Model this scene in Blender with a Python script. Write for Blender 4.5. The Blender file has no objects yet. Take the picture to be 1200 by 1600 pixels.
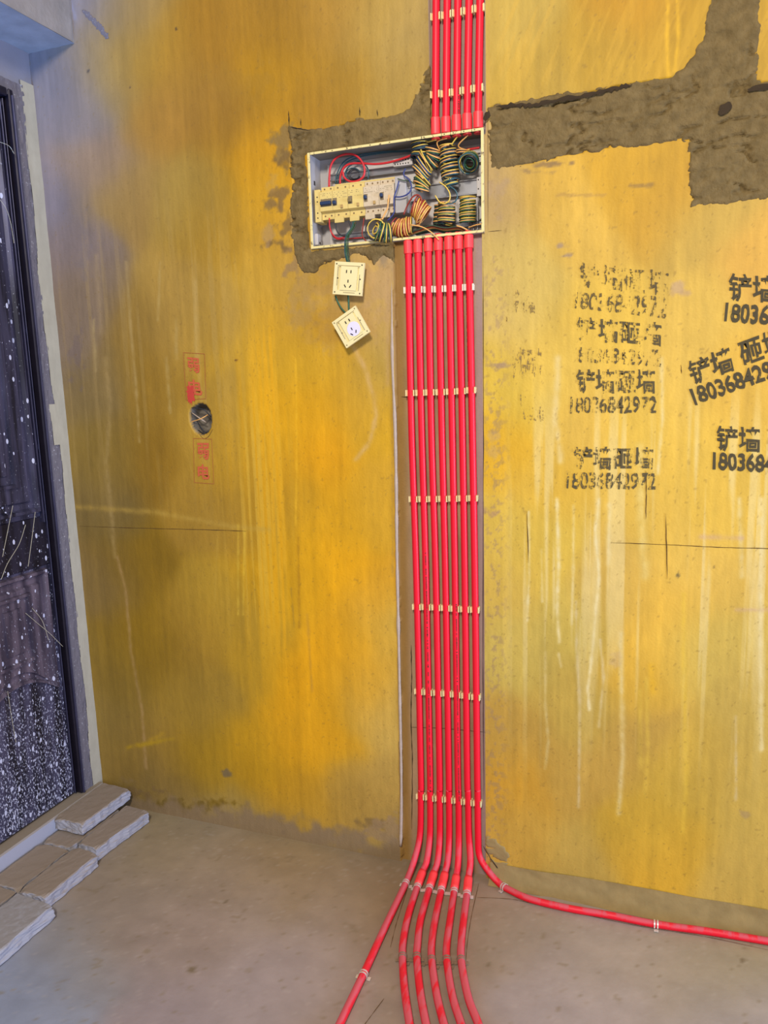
import bpy, bmesh, math, random
import numpy as np
from mathutils import Vector, Matrix
random.seed(7)
RNG = np.random.RandomState(11)
S = bpy.context.scene
COL = S.collection

# ------------------------------------------------------------------ camera
F = 1200.0
M = np.array([[0.937638099248, 0.34654276930752853, -0.027256263120001647],
              [0.030561751269228006, -0.16028846646184414, -0.9865969728712266],
              [-0.3462669117862051, 0.9242379112328055, -0.16088352694438648]])
C = np.array([1.7013803798883598, -1.85, 1.3137927817253152])
cam = bpy.data.cameras.new('camera')
cam.sensor_fit = 'VERTICAL'; cam.sensor_height = 32.0; cam.lens = 32.0 * F / 1600.0
cam.clip_start = 0.02
co = bpy.data.objects.new('camera', cam); COL.objects.link(co)
mw = Matrix.Identity(4)
for i in range(3):
    mw[i][0] = M[0][i]; mw[i][1] = -M[1][i]; mw[i][2] = -M[2][i]; mw[i][3] = C[i]
co.matrix_world = mw
S.camera = co

# ------------------------------------------------------------------ light
S.view_settings.view_transform = 'Standard'; S.view_settings.look = 'None'
S.view_settings.gamma = 1.0; S.view_settings.use_curve_mapping = False
S.view_settings.exposure = -0.27
w = bpy.data.worlds.new('world'); S.world = w; w.use_nodes = True
w.node_tree.nodes['Background'].inputs[0].default_value = (0.97, 0.95, 1.0, 1)
w.node_tree.nodes['Background'].inputs[1].default_value = 0.54

def area(name, loc, target, size, power, color, spread=180):
    l = bpy.data.lights.new(name, 'AREA'); l.shape = 'RECTANGLE'; l.size = size[0]; l.size_y = size[1]
    l.energy = power; l.color = color; l.spread = math.radians(spread)
    o = bpy.data.objects.new(name, l); COL.objects.link(o); o.location = loc
    d = Vector(target) - Vector(loc); o.rotation_euler = d.to_track_quat('-Z', 'Y').to_euler()
    return o
area('ceiling_lamp_light', (1.75, -3.0, 2.9), (1.0, 0, 0.9), (0.5, 0.5), 118, (1.0, 0.93, 0.84))
area('window_light', (5.2, -1.6, 0.7), (0.0, -0.2, 1.0), (1.2, 1.6), 34, (0.48, 0.62, 1.0), 60)
area('soffit_blue_fill', (0.25, -1.3, 1.0), (0.06, -0.12, 2.26), (0.4, 0.5), 2.6, (0.18, 0.40, 1.0), 36)  # unseen blue lamp added to tint the beam soffit

# ------------------------------------------------------------------ pixel rays used while laying out real surfaces
def ray(px, py): return M.T @ np.array([(px - 600) / F, (py - 800) / F, 1.0])
def Y(px, py, y=0.0): d = ray(px, py); return C + d * (y - C[1]) / d[1]
def Z(px, py, z=0.0): d = ray(px, py); return C + d * (z - C[2]) / d[2]
def X(px, py, x=0.0): d = ray(px, py); return C + d * (x - C[0]) / d[0]
def project(P):
    q = (P - C) @ M.T
    return q[..., 0] / q[..., 2] * F + 600, q[..., 1] / q[..., 2] * F + 800
def lin(c):
    c = np.asarray(c, float) / 255.0
    return np.where(c <= 0.04045, c / 12.92, ((c + 0.055) / 1.055) ** 2.4)

# ------------------------------------------------------------------ numpy noise
def vnoise(x, z, seed):
    x = np.asarray(x, float); z = np.asarray(z, float)
    r = np.random.RandomState(seed); T = r.rand(256, 256)
    xi = np.floor(x).astype(int); zi = np.floor(z).astype(int)
    fx = x - xi; fz = z - zi; fx = fx * fx * (3 - 2 * fx); fz = fz * fz * (3 - 2 * fz)
    a = T[xi % 256, zi % 256]; b = T[(xi + 1) % 256, zi % 256]
    c = T[xi % 256, (zi + 1) % 256]; d = T[(xi + 1) % 256, (zi + 1) % 256]
    return (a * (1 - fx) + b * fx) * (1 - fz) + (c * (1 - fx) + d * fx) * fz
def fbm(x, z, fx, fz, seed, oct=4):
    s = 0; a = 0.5; t = 0
    for i in range(oct):
        s = s + a * vnoise(x * fx * 2 ** i + 37.1 * i, z * fz * 2 ** i + 11.7 * i, seed + i); t += a; a *= 0.5
    return s / t          # 0..1
def sstep(a, b, v): t = np.clip((v - a) / (b - a), 0, 1); return t * t * (3 - 2 * t)
def poly_sd(x, z, P):     # signed distance, negative inside
    P = np.asarray(P, float); d = np.full(x.shape, 1e9); ins = np.zeros(x.shape, bool)
    n = len(P)
    for i in range(n):
        ax, az = P[i]; bx, bz = P[(i + 1) % n]; ex, ez = bx - ax, bz - az
        t = np.clip(((x - ax) * ex + (z - az) * ez) / (ex * ex + ez * ez + 1e-12), 0, 1)
        d = np.minimum(d, (x - ax - t * ex) ** 2 + (z - az - t * ez) ** 2)
        c = ((az > z) != (bz > z)) & (x < (bx - ax) * (z - az) / (bz - az + 1e-12) + ax)
        ins ^= c
    d = np.sqrt(d); return np.where(ins, -d, d)
def line_d(px, py, pts):
    d = np.full(px.shape, 1e9); tt = np.zeros(px.shape); n = len(pts) - 1
    for i in range(n):
        ax, ay = pts[i]; bx, by = pts[i + 1]; ex, ey = bx - ax, by - ay
        t = np.clip(((px - ax) * ex + (py - ay) * ey) / (ex * ex + ey * ey + 1e-12), 0, 1)
        q = np.hypot(px - ax - t * ex, py - ay - t * ey)
        m = q < d; d = np.where(m, q, d); tt = np.where(m, (i + t) / n, tt)
    return d, tt
def field(px, py, ctrl, s=46.0):
    ctrl = np.asarray(ctrl, float); W = np.zeros(px.shape); out = np.zeros(px.shape + (3,))
    for c in ctrl:
        d2 = (px - c[0]) ** 2 + (py - c[1]) ** 2
        w_ = np.exp(-d2 / (2 * s * s)) + 3.0 / (d2 + 2500.0) ** 1.0 * 0.02
        W += w_; out += w_[..., None] * c[2:5]
    return out / W[..., None]

# ------------------------------------------------------------------ materials
def mat(name, color, rough=0.6, metal=0.0, var=0.12, scale=30.0, bump=0.15, bscale=None, spec=0.4, stretch=(1, 1, 1), coat=0.0, bdist=0.002):
    m = bpy.data.materials.new(name); m.use_nodes = True; nt = m.node_tree; b = nt.nodes['Principled BSDF']
    b.inputs['Roughness'].default_value = rough; b.inputs['Metallic'].default_value = metal
    b.inputs['Specular IOR Level'].default_value = spec; b.inputs['Coat Weight'].default_value = coat
    tc = nt.nodes.new('ShaderNodeNewGeometry'); mp = nt.nodes.new('ShaderNodeMapping')
    mp.inputs['Scale'].default_value = stretch; nt.links.new(tc.outputs['Position'], mp.inputs['Vector'])
    n = nt.nodes.new('ShaderNodeTexNoise'); n.inputs['Scale'].default_value = scale; n.inputs['Detail'].default_value = 6
    nt.links.new(mp.outputs[0], n.inputs['Vector'])
    mr = nt.nodes.new('ShaderNodeMapRange'); mr.inputs['From Min'].default_value = 0.25; mr.inputs['From Max'].default_value = 0.75
    mr.inputs['To Min'].default_value = 1 - var; mr.inputs['To Max'].default_value = 1 + var
    nt.links.new(n.outputs[0], mr.inputs[0])
    mx = nt.nodes.new('ShaderNodeVectorMath'); mx.operation = 'SCALE'
    if color == 'attr':
        a = nt.nodes.new('ShaderNodeAttribute'); a.attribute_name = 'paint'; nt.links.new(a.outputs['Color'], mx.inputs[0])
    else:
        mx.inputs[0].default_value = tuple(lin(color))
    nt.links.new(mr.outputs[0], mx.inputs['Scale']); nt.links.new(mx.outputs[0], b.inputs['Base Color'])
    if bump:
        n2 = nt.nodes.new('ShaderNodeTexNoise'); n2.inputs['Scale'].default_value = bscale or scale * 3; n2.inputs['Detail'].default_value = 5
        nt.links.new(tc.outputs['Position'], n2.inputs['Vector'])
        bp = nt.nodes.new('ShaderNodeBump'); bp.inputs['Strength'].default_value = bump; bp.inputs['Distance'].default_value = bdist
        nt.links.new(n2.outputs[0], bp.inputs['Height']); nt.links.new(bp.outputs[0], b.inputs['Normal'])
    return m

def two_tone(name, ca, cb, scale, lo, hi, rough=0.6, stretch=(1, 1, 1), bump=0.2, up=None, metal=0.0, spec=0.4, rough_b=None, detail=8):
    """noise-masked mix of two colours; up=True restricts colour b to upward faces"""
    m = bpy.data.materials.new(name); m.use_nodes = True; nt = m.node_tree; b = nt.nodes['Principled BSDF']
    b.inputs['Roughness'].default_value = rough; b.inputs['Metallic'].default_value = metal; b.inputs['Specular IOR Level'].default_value = spec
    g = nt.nodes.new('ShaderNodeNewGeometry'); mp = nt.nodes.new('ShaderNodeMapping'); mp.inputs['Scale'].default_value = stretch
    nt.links.new(g.outputs['Position'], mp.inputs['Vector'])
    n = nt.nodes.new('ShaderNodeTexNoise'); n.inputs['Scale'].default_value = scale; n.inputs['Detail'].default_value = detail; n.inputs['Roughness'].default_value = 0.6
    nt.links.new(mp.outputs[0], n.inputs['Vector'])
    mr = nt.nodes.new('ShaderNodeMapRange'); mr.inputs['From Min'].default_value = lo; mr.inputs['From Max'].default_value = hi
    nt.links.new(n.outputs[0], mr.inputs[0]); fac = mr.outputs[0]
    if up is not None:
        sp = nt.nodes.new('ShaderNodeSeparateXYZ'); nt.links.new(g.outputs['Normal'], sp.inputs[0])
        u = nt.nodes.new('ShaderNodeMapRange'); u.inputs['From Min'].default_value = up[0]; u.inputs['From Max'].default_value = up[1]
        nt.links.new(sp.outputs['Z'], u.inputs[0])
        mu = nt.nodes.new('ShaderNodeMath'); mu.operation = 'MULTIPLY'
        nt.links.new(fac, mu.inputs[0]); nt.links.new(u.outputs[0], mu.inputs[1]); fac = mu.outputs[0]
    mx = nt.nodes.new('ShaderNodeMix'); mx.data_type = 'RGBA'
    mx.inputs['A'].default_value = (*lin(ca), 1); mx.inputs['B'].default_value = (*lin(cb), 1)
    nt.links.new(fac, mx.inputs['Factor']); nt.links.new(mx.outputs['Result'], b.inputs['Base Color'])
    if rough_b is not None:
        r = nt.nodes.new('ShaderNodeMapRange'); r.inputs['To Min'].default_value = rough; r.inputs['To Max'].default_value = rough_b
        nt.links.new(fac, r.inputs[0]); nt.links.new(r.outputs[0], b.inputs['Roughness'])
    if bump:
        bp = nt.nodes.new('ShaderNodeBump'); bp.inputs['Strength'].default_value = bump; bp.inputs['Distance'].default_value = 0.002
        nt.links.new(n.outputs[0], bp.inputs['Height']); nt.links.new(bp.outputs[0], b.inputs['Normal'])
    return m

def stamp_mat(name, color, lo, hi, sx=60, sz=14):
    """worn stamped ink: streaky noise leaves bare gaps"""
    m = bpy.data.materials.new(name); m.use_nodes = True; nt = m.node_tree; b = nt.nodes['Principled BSDF']
    b.inputs['Roughness'].default_value = 0.8; b.inputs['Base Color'].default_value = (*lin(color), 1)
    g = nt.nodes.new('ShaderNodeNewGeometry'); mp = nt.nodes.new('ShaderNodeMapping'); mp.inputs['Scale'].default_value = (sx, 1, sz)
    nt.links.new(g.outputs['Position'], mp.inputs['Vector'])
    n = nt.nodes.new('ShaderNodeTexNoise'); n.inputs['Scale'].default_value = 1.0; n.inputs['Detail'].default_value = 5; n.inputs['Roughness'].default_value = 0.65
    nt.links.new(mp.outputs[0], n.inputs['Vector'])
    n2 = nt.nodes.new('ShaderNodeTexNoise'); n2.inputs['Scale'].default_value = 260; nt.links.new(g.outputs['Position'], n2.inputs['Vector'])
    ad = nt.nodes.new('ShaderNodeMath'); ad.operation = 'MULTIPLY_ADD'; ad.inputs[1].default_value = 0.35
    nt.links.new(n2.outputs[0], ad.inputs[0]); nt.links.new(n.outputs[0], ad.inputs[2])
    mr = nt.nodes.new('ShaderNodeMapRange'); mr.inputs['From Min'].default_value = lo; mr.inputs['From Max'].default_value = hi
    mr.inputs['To Max'].default_value = 0.93
    nt.links.new(ad.outputs[0], mr.inputs[0]); nt.links.new(mr.outputs[0], b.inputs['Alpha'])
    return m

def pipe_mat():
    m = bpy.data.materials.new('red_pvc'); m.use_nodes = True; nt = m.node_tree; b = nt.nodes['Principled BSDF']
    b.inputs['Specular IOR Level'].default_value = 0.35
    g = nt.nodes.new('ShaderNodeNewGeometry'); sp = nt.nodes.new('ShaderNodeSeparateXYZ'); nt.links.new(g.outputs['Normal'], sp.inputs[0])
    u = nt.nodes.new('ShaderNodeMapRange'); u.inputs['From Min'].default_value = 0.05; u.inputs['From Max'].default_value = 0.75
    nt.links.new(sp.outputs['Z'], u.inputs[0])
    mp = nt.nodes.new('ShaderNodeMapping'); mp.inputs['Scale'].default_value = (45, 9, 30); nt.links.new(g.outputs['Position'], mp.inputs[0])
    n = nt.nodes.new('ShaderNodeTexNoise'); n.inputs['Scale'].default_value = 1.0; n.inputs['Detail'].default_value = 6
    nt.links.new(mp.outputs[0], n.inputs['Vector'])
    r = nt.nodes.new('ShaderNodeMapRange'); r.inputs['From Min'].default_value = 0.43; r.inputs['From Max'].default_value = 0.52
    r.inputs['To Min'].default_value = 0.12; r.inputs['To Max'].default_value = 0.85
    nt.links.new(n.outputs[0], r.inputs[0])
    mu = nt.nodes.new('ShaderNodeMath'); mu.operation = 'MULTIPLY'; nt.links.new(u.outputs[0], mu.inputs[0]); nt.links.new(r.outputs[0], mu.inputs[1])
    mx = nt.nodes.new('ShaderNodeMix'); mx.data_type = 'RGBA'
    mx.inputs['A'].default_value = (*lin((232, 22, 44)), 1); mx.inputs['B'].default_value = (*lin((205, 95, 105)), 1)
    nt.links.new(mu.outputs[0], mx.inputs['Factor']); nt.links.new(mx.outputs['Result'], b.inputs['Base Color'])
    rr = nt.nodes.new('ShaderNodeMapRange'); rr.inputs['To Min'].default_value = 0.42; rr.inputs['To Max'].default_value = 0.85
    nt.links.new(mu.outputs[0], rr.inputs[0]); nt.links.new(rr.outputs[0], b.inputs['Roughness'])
    return m

MT = {}
MT['wall'] = mat('painted_plaster', 'attr', 0.62, var=0.07, scale=55, bump=0.35, bscale=170, stretch=(1.6, 1, 0.5), spec=0.3)
MT['floor'] = mat('trowelled_screed', 'attr', 0.7, var=0.07, scale=22, bump=0.3, bscale=60, spec=0.3)
MT['cement'] = mat('rough_cement', (116, 97, 62), 0.95, var=0.26, scale=45, bump=1.0, bscale=150, spec=0.1, bdist=0.003)
MT['fillet'] = mat('mortar_fillet', (152, 130, 84), 0.9, var=0.16, scale=24, bump=0.5, bscale=90, spec=0.15)
MT['leftwall'] = mat('grey_wash_plaster', (132, 130, 138), 0.8, var=0.08, scale=12, bump=0.2, bscale=120)
MT['beam'] = mat('rough_beam_plaster', (138, 132, 128), 0.85, var=0.16, scale=18, bump=0.6, bscale=90)
MT['strip'] = mat('pale_skim_coat', (166, 158, 136), 0.8, var=0.07, scale=20, bump=0.3, bscale=90)
MT['roughgrey'] = two_tone('rough_grey_mortar', (104, 98, 102), (168, 166, 168), 140, 0.60, 0.72, 0.95, bump=0.8)
MT['frame'] = mat('dark_steel_frame', (34, 30, 40), 0.3, metal=0.4, var=0.2, bump=0.05)
MT['frame_edge'] = mat('highlit_frame_edge', (58, 56, 76), 0.35, metal=0.4, var=0.2, bump=0.05)  # bead colour lifted and bluish, painting in a highlight line
def door_mat(name='splattered_dark_steel', ca=(26, 26, 40), cb=(74, 72, 94), dd=0.0):
    m = bpy.data.materials.new(name); m.use_nodes = True; nt = m.node_tree; b = nt.nodes['Principled BSDF']
    b.inputs['Roughness'].default_value = 0.32; b.inputs['Metallic'].default_value = 0.25
    g = nt.nodes.new('ShaderNodeNewGeometry')
    sep = nt.nodes.new('ShaderNodeSeparateXYZ'); nt.links.new(g.outputs['Position'], sep.inputs[0])
    # coarser dense speckle towards the foot of the door, fine and sparse above
    dens = nt.nodes.new('ShaderNodeMapRange'); dens.inputs['From Min'].default_value = 0.0; dens.inputs['From Max'].default_value = 1.1
    dens.inputs['To Min'].default_value = 0.53 + dd; dens.inputs['To Max'].default_value = 0.66 + dd
    nt.links.new(sep.outputs['Z'], dens.inputs[0])
    mp = nt.nodes.new('ShaderNodeMapping'); mp.inputs['Scale'].default_value = (1, 1.0, 0.55); nt.links.new(g.outputs['Position'], mp.inputs[0])
    n = nt.nodes.new('ShaderNodeTexNoise'); n.inputs['Scale'].default_value = 210; n.inputs['Detail'].default_value = 3; n.inputs['Roughness'].default_value = 0.7
    nt.links.new(mp.outputs[0], n.inputs['Vector'])
    sub = nt.nodes.new('ShaderNodeMath'); sub.operation = 'SUBTRACT'; nt.links.new(n.outputs[0], sub.inputs[0]); nt.links.new(dens.outputs[0], sub.inputs[1])
    a1 = nt.nodes.new('ShaderNodeMath'); a1.operation = 'MULTIPLY'; a1.inputs[1].default_value = 22; a1.use_clamp = True
    nt.links.new(sub.outputs[0], a1.inputs[0])
    v = nt.nodes.new('ShaderNodeTexVoronoi'); v.inputs['Scale'].default_value = 42; nt.links.new(mp.outputs[0], v.inputs['Vector'])
    lt = nt.nodes.new('ShaderNodeMath'); lt.operation = 'LESS_THAN'; lt.inputs[1].default_value = 0.17; nt.links.new(v.outputs['Distance'], lt.inputs[0])
    mxm = nt.nodes.new('ShaderNodeMath'); mxm.operation = 'MAXIMUM'; nt.links.new(a1.outputs[0], mxm.inputs[0]); nt.links.new(lt.outputs[0], mxm.inputs[1])
    # tone streaks of the bronze-black finish
    mp2 = nt.nodes.new('ShaderNodeMapping'); mp2.inputs['Scale'].default_value = (10, 40, 4); nt.links.new(g.outputs['Position'], mp2.inputs[0])
    n3 = nt.nodes.new('ShaderNodeTexNoise'); n3.inputs['Scale'].default_value = 1; n3.inputs['Detail'].default_value = 4; nt.links.new(mp2.outputs[0], n3.inputs['Vector'])
    base = nt.nodes.new('ShaderNodeMix'); base.data_type = 'RGBA'
    base.inputs['A'].default_value = (*lin(ca), 1); base.inputs['B'].default_value = (*lin(cb), 1)
    r3 = nt.nodes.new('ShaderNodeMapRange'); r3.inputs['From Min'].default_value = 0.38; r3.inputs['From Max'].default_value = 0.66; nt.links.new(n3.outputs[0], r3.inputs[0])
    nt.links.new(r3.outputs[0], base.inputs['Factor'])
    mx = nt.nodes.new('ShaderNodeMix'); mx.data_type = 'RGBA'; mx.inputs['B'].default_value = (*lin((190, 190, 205)), 1)
    nt.links.new(base.outputs['Result'], mx.inputs['A']); nt.links.new(mxm.outputs[0], mx.inputs['Factor'])
    nt.links.new(mx.outputs['Result'], b.inputs['Base Color'])
    rr = nt.nodes.new('ShaderNodeMapRange'); rr.inputs['To Min'].default_value = 0.32; rr.inputs['To Max'].default_value = 0.9
    nt.links.new(mxm.outputs[0], rr.inputs[0]); nt.links.new(rr.outputs[0], b.inputs['Roughness'])
    return m
MT['door'] = door_mat()
MT['door_panel'] = door_mat('worn_bronze_panel', (58, 52, 66), (106, 94, 106), .03)
MT['door_rail'] = door_mat('dark_navy_rail', (14, 14, 26), (40, 38, 54), .02)
MT['paver'] = two_tone('concrete_paver_dusty', (156, 154, 160), (142, 128, 114), 60, 0.1, 0.35, 0.95, bump=0.5, up=(0.35, 0.8))
MT['paver_pale'] = two_tone('concrete_paver_pale', (160, 160, 168), (146, 142, 142), 60, 0.2, 0.5, 0.95, bump=0.5, up=(0.35, 0.8))
MT['sill'] = two_tone('cement_sill', (158, 158, 168), (140, 128, 112), 60, 0.0, 0.2, 0.95, bump=0.3, up=(0.35, 0.8))
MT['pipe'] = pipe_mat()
MT['coupling'] = mat('coral_red_fitting', (248, 66, 68), 0.45, var=0.05, bump=0.0)
MT['clip'] = mat('cream_plastic_clip', (238, 218, 158), 0.5, var=0.06, bump=0.0)
MT['clip_white'] = mat('white_plastic_clip', (240, 228, 205), 0.5, var=0.06, bump=0.0)
MT['metal'] = mat('galvanised_strap', (215, 208, 196), 0.35, metal=0.3, var=0.15, bump=0.1)
MT['metal_dirty'] = mat('cement_stained_strap', (150, 134, 112), 0.6, metal=0.4, var=0.25, scale=200, bump=0.3)
MT['bead'] = mat('pale_filler_bead', (176, 156, 136), 0.8, var=0.12, scale=60, bump=0.3)
MT['bed_strip'] = mat('scraped_brown_render', (158, 122, 66), 0.9, var=0.2, scale=50, bump=0.7, bscale=160, stretch=(1.5, 1, .4))
MT['box'] = two_tone('cream_enamel_steel', (226, 212, 150), (140, 118, 80), 120, 0.62, 0.72, 0.45, bump=0.05)
MT['box_in'] = mat('grey_white_enamel', (176, 171, 168), 0.4, var=0.06, scale=20, bump=0.0)  # inner walls darkened in colour to carry the shade inside the box
MT['box_top'] = mat('shaded_grey_enamel', (134, 128, 116), 0.5, var=0.15, scale=20, bump=0.0)  # top face darkened further, its shade painted into the enamel
MT['box_lip'] = two_tone('cream_lip_with_cement', (226, 208, 140), (120, 100, 66), 90, 0.58, 0.66, 0.5, bump=0.1)
MT['plate'] = mat('white_tray_enamel', (196, 188, 180), 0.4, var=0.06, scale=30, bump=0.0)  # tray white toned down for the shadow inside the box
MT['rail'] = mat('zinc_rail', (170, 168, 168), 0.3, metal=0.9, var=0.1, bump=0.0)
MT['breaker'] = mat('cream_breaker_plastic', (218, 192, 116), 0.4, var=0.06, bump=0.0)
MT['breaker_g'] = mat('dusty_breaker_plastic', (204, 184, 152), 0.45, var=0.1, scale=200, bump=0.0)
MT['toggle_blue'] = mat('dark_blue_toggle', (34, 54, 84), 0.4, var=0.05, bump=0.0)
MT['toggle_grey'] = mat('grey_brown_toggle', (120, 104, 70), 0.4, var=0.05, bump=0.0)
MT['hole'] = mat('dark_recess', (46, 40, 34), 0.8, var=0.1, bump=0.0)
MT['screw'] = mat('brass_grey_screw', (140, 116, 84), 0.4, metal=0.6, var=0.1, bump=0.0)
MT['print'] = mat('grey_printed_legend', (128, 110, 80), 0.7, var=0.05, bump=0.0)
MT['button'] = mat('tan_test_button', (176, 142, 84), 0.5, var=0.05, bump=0.0)
MT['w_red'] = mat('red_wire_insulation', (200, 42, 46), 0.4, var=0.05, bump=0.0)
MT['w_dred'] = mat('brick_red_wire_insulation', (150, 52, 36), 0.4, var=0.08, bump=0.0)
MT['w_yel'] = mat('yellow_wire_insulation', (222, 188, 80), 0.4, var=0.06, bump=0.0)
MT['w_pea'] = mat('peach_yellow_wire_insulation', (232, 172, 96), 0.4, var=0.06, bump=0.0)
MT['w_gre'] = mat('green_wire_insulation', (44, 92, 64), 0.4, var=0.08, bump=0.0)
MT['w_tea'] = mat('teal_wire_insulation', (48, 86, 96), 0.4, var=0.08, bump=0.0)
MT['w_blu'] = mat('blue_wire_insulation', (52, 62, 118), 0.4, var=0.08, bump=0.0)
MT['w_blk'] = mat('dark_wire_insulation', (44, 46, 52), 0.4, var=0.08, bump=0.0)
MT['w_dgr'] = mat('dark_green_wire_insulation', (52, 74, 52), 0.4, var=0.08, bump=0.0)
MT['sock'] = mat('cream_socket_plastic', (232, 216, 158), 0.35, var=0.02, bump=0.0)
MT['sock_w'] = mat('pale_lavender_disc', (222, 214, 236), 0.3, var=0.02, bump=0.0)  # flat pale disc laid over the lower socket
MT['crack'] = mat('dark_crack', (58, 44, 26), 0.95, var=0.2, bump=0.0)
MT['scribe'] = mat('pencil_scribe', (92, 66, 26), 0.9, var=0.2, bump=0.0)
MT['ink'] = stamp_mat('black_stamp_ink', (70, 60, 34), 0.44, 0.56)
MT['ink_worn'] = stamp_mat('worn_black_stamp_ink', (92, 76, 42), 0.665, 0.74, 85, 11)
MT['ink_mid'] = stamp_mat('half_worn_black_stamp_ink', (84, 72, 42), 0.61, 0.69, 85, 11)
MT['ink_faint'] = stamp_mat('faint_black_stamp_ink', (140, 114, 62), 0.70, 0.78, 75, 12)
MT['ink_red'] = stamp_mat('red_stamp_ink', (200, 92, 54), 0.40, 0.52, 120, 120)
MT['ink_redline'] = stamp_mat('red_frame_ink', (168, 92, 46), 0.42, 0.54, 60, 60)
MT['red_blot'] = stamp_mat('red_paint_blot', (196, 62, 48), 0.38, 0.44, 120, 120)

# ------------------------------------------------------------------ object helpers
def root_loc(o):
    while o.parent: o = o.parent
    return np.array(o.location[:])
def obj(name, V, Fc, m=None, parent=None, smooth=False, origin=None):
    V = np.asarray(V, float)
    if parent is not None: org = root_loc(parent)
    else:
        org = origin if origin is not None else np.array([(V[:, 0].min() + V[:, 0].max()) / 2, (V[:, 1].min() + V[:, 1].max()) / 2, V[:, 2].min()])
        org = np.asarray(org, float)
    me = bpy.data.meshes.new(name); me.from_pydata((V - org).tolist(), [], [tuple(f) for f in Fc]); me.update()
    if m: me.materials.append(m)
    if smooth: me.polygons.foreach_set('use_smooth', [True] * len(me.polygons))
    o = bpy.data.objects.new(name, me); COL.objects.link(o)
    if parent is not None: o.parent = parent
    else: o.location = org
    return o
def thing(name, label, cat, loc, group=None):
    o = bpy.data.objects.new(name, None); COL.objects.link(o); o.location = loc; o.empty_display_size = 0.02
    o['label'] = label; o['category'] = cat
    if group: o['group'] = group
    return o
def tag(o, label, cat, group=None):
    o['label'] = label; o['category'] = cat
    if group: o['group'] = group
    return o
TINY = {'lip_hole', 'terminal_screw', 'screw_hole', 'terminal_hole', 'bracket_hole', 'printed_legend', 'printed_lettering'}
class MB:
    def __init__(s): s.V = []; s.F = []
    def add(s, V, Fc):
        b = len(s.V); s.V += [tuple(v) for v in V]; s.F += [tuple(b + i for i in f) for f in Fc]; return s
    def box(s, x0, x1, y0, y1, z0, z1):
        V = [(x, y, z) for z in (z0, z1) for y in (y0, y1) for x in (x0, x1)]
        return s.add(V, [(0, 2, 3, 1), (4, 5, 7, 6), (0, 1, 5, 4), (2, 6, 7, 3), (0, 4, 6, 2), (1, 3, 7, 5)])
    def bbox(s, x0, x1, y0, y1, z0, z1, bev=0.001):
        bm = bmesh.new(); r = bmesh.ops.create_cube(bm, size=1)
        for v in bm.verts: v.co = Vector((x0 + (v.co.x + .5) * (x1 - x0), y0 + (v.co.y + .5) * (y1 - y0), z0 + (v.co.z + .5) * (z1 - z0)))
        bmesh.ops.bevel(bm, geom=list(bm.edges), offset=bev, segments=1, affect='EDGES')
        bm.verts.index_update(); V = [tuple(v.co) for v in bm.verts]; Fc = [[v.index for v in f.verts] for f in bm.faces]; bm.free()
        return s.add(V, Fc)
    def frame_box(s, o, ex, ey, ez, a0, a1, b0, b1, c0, c1):
        V = [o + ex * a + ey * b + ez * c for c in (c0, c1) for b in (b0, b1) for a in (a0, a1)]
        return s.add(V, [(0, 2, 3, 1), (4, 5, 7, 6), (0, 1, 5, 4), (2, 6, 7, 3), (0, 4, 6, 2), (1, 3, 7, 5)])
    def cyl(s, p0, p1, r, n=12, r1=None):
        V, Fc = tube([p0, p1], [r, r1 if r1 is not None else r], n); return s.add(V, Fc)
    def obj(s, name, m, parent=None, smooth=False):
        o = obj(name, s.V, s.F, m, parent, smooth)
        if name in TINY: o['kind'] = 'stuff'
        return o

def tube(P, r, n=8, cap=True):
    P = [np.asarray(p, float) for p in P]; N = len(P)
    rs = r if hasattr(r, '__len__') else [r] * N
    T = []
    for i in range(N):
        a = P[max(i - 1, 0)]; b = P[min(i + 1, N - 1)]; d = b - a; T.append(d / (np.linalg.norm(d) + 1e-12))
    u = np.cross(T[0], [0, 0, 1.0])
    if np.linalg.norm(u) < 1e-3: u = np.cross(T[0], [0, 1.0, 0])
    u /= np.linalg.norm(u); V = []; Fc = []
    for i in range(N):
        u = u - T[i] * np.dot(u, T[i]); u /= np.linalg.norm(u) + 1e-12; v = np.cross(T[i], u)
        for k in range(n):
            a = 2 * math.pi * k / n; V.append(P[i] + rs[i] * (math.cos(a) * u + math.sin(a) * v))
    for i in range(N - 1):
        for k in range(n):
            k2 = (k + 1) % n; Fc.append((i * n + k, i * n + k2, (i + 1) * n + k2, (i + 1) * n + k))
    if cap:
        Fc.append(tuple(range(n - 1, -1, -1))); Fc.append(tuple((N - 1) * n + k for k in range(n)))
    return V, Fc
def spline(P, sub=6):
    P = [np.asarray(p, float) for p in P]; Q = [2 * P[0] - P[1]] + P + [2 * P[-1] - P[-2]]; out = []
    for i in range(1, len(Q) - 2):
        for k in range(sub):
            t = k / sub; a, b, c, d = Q[i - 1], Q[i], Q[i + 1], Q[i + 2]
            out.append(0.5 * ((2 * b) + (c - a) * t + (2 * a - 5 * b + 4 * c - d) * t * t + (3 * b - a - 3 * c + d) * t ** 3))
    out.append(P[-1]); return out

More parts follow.
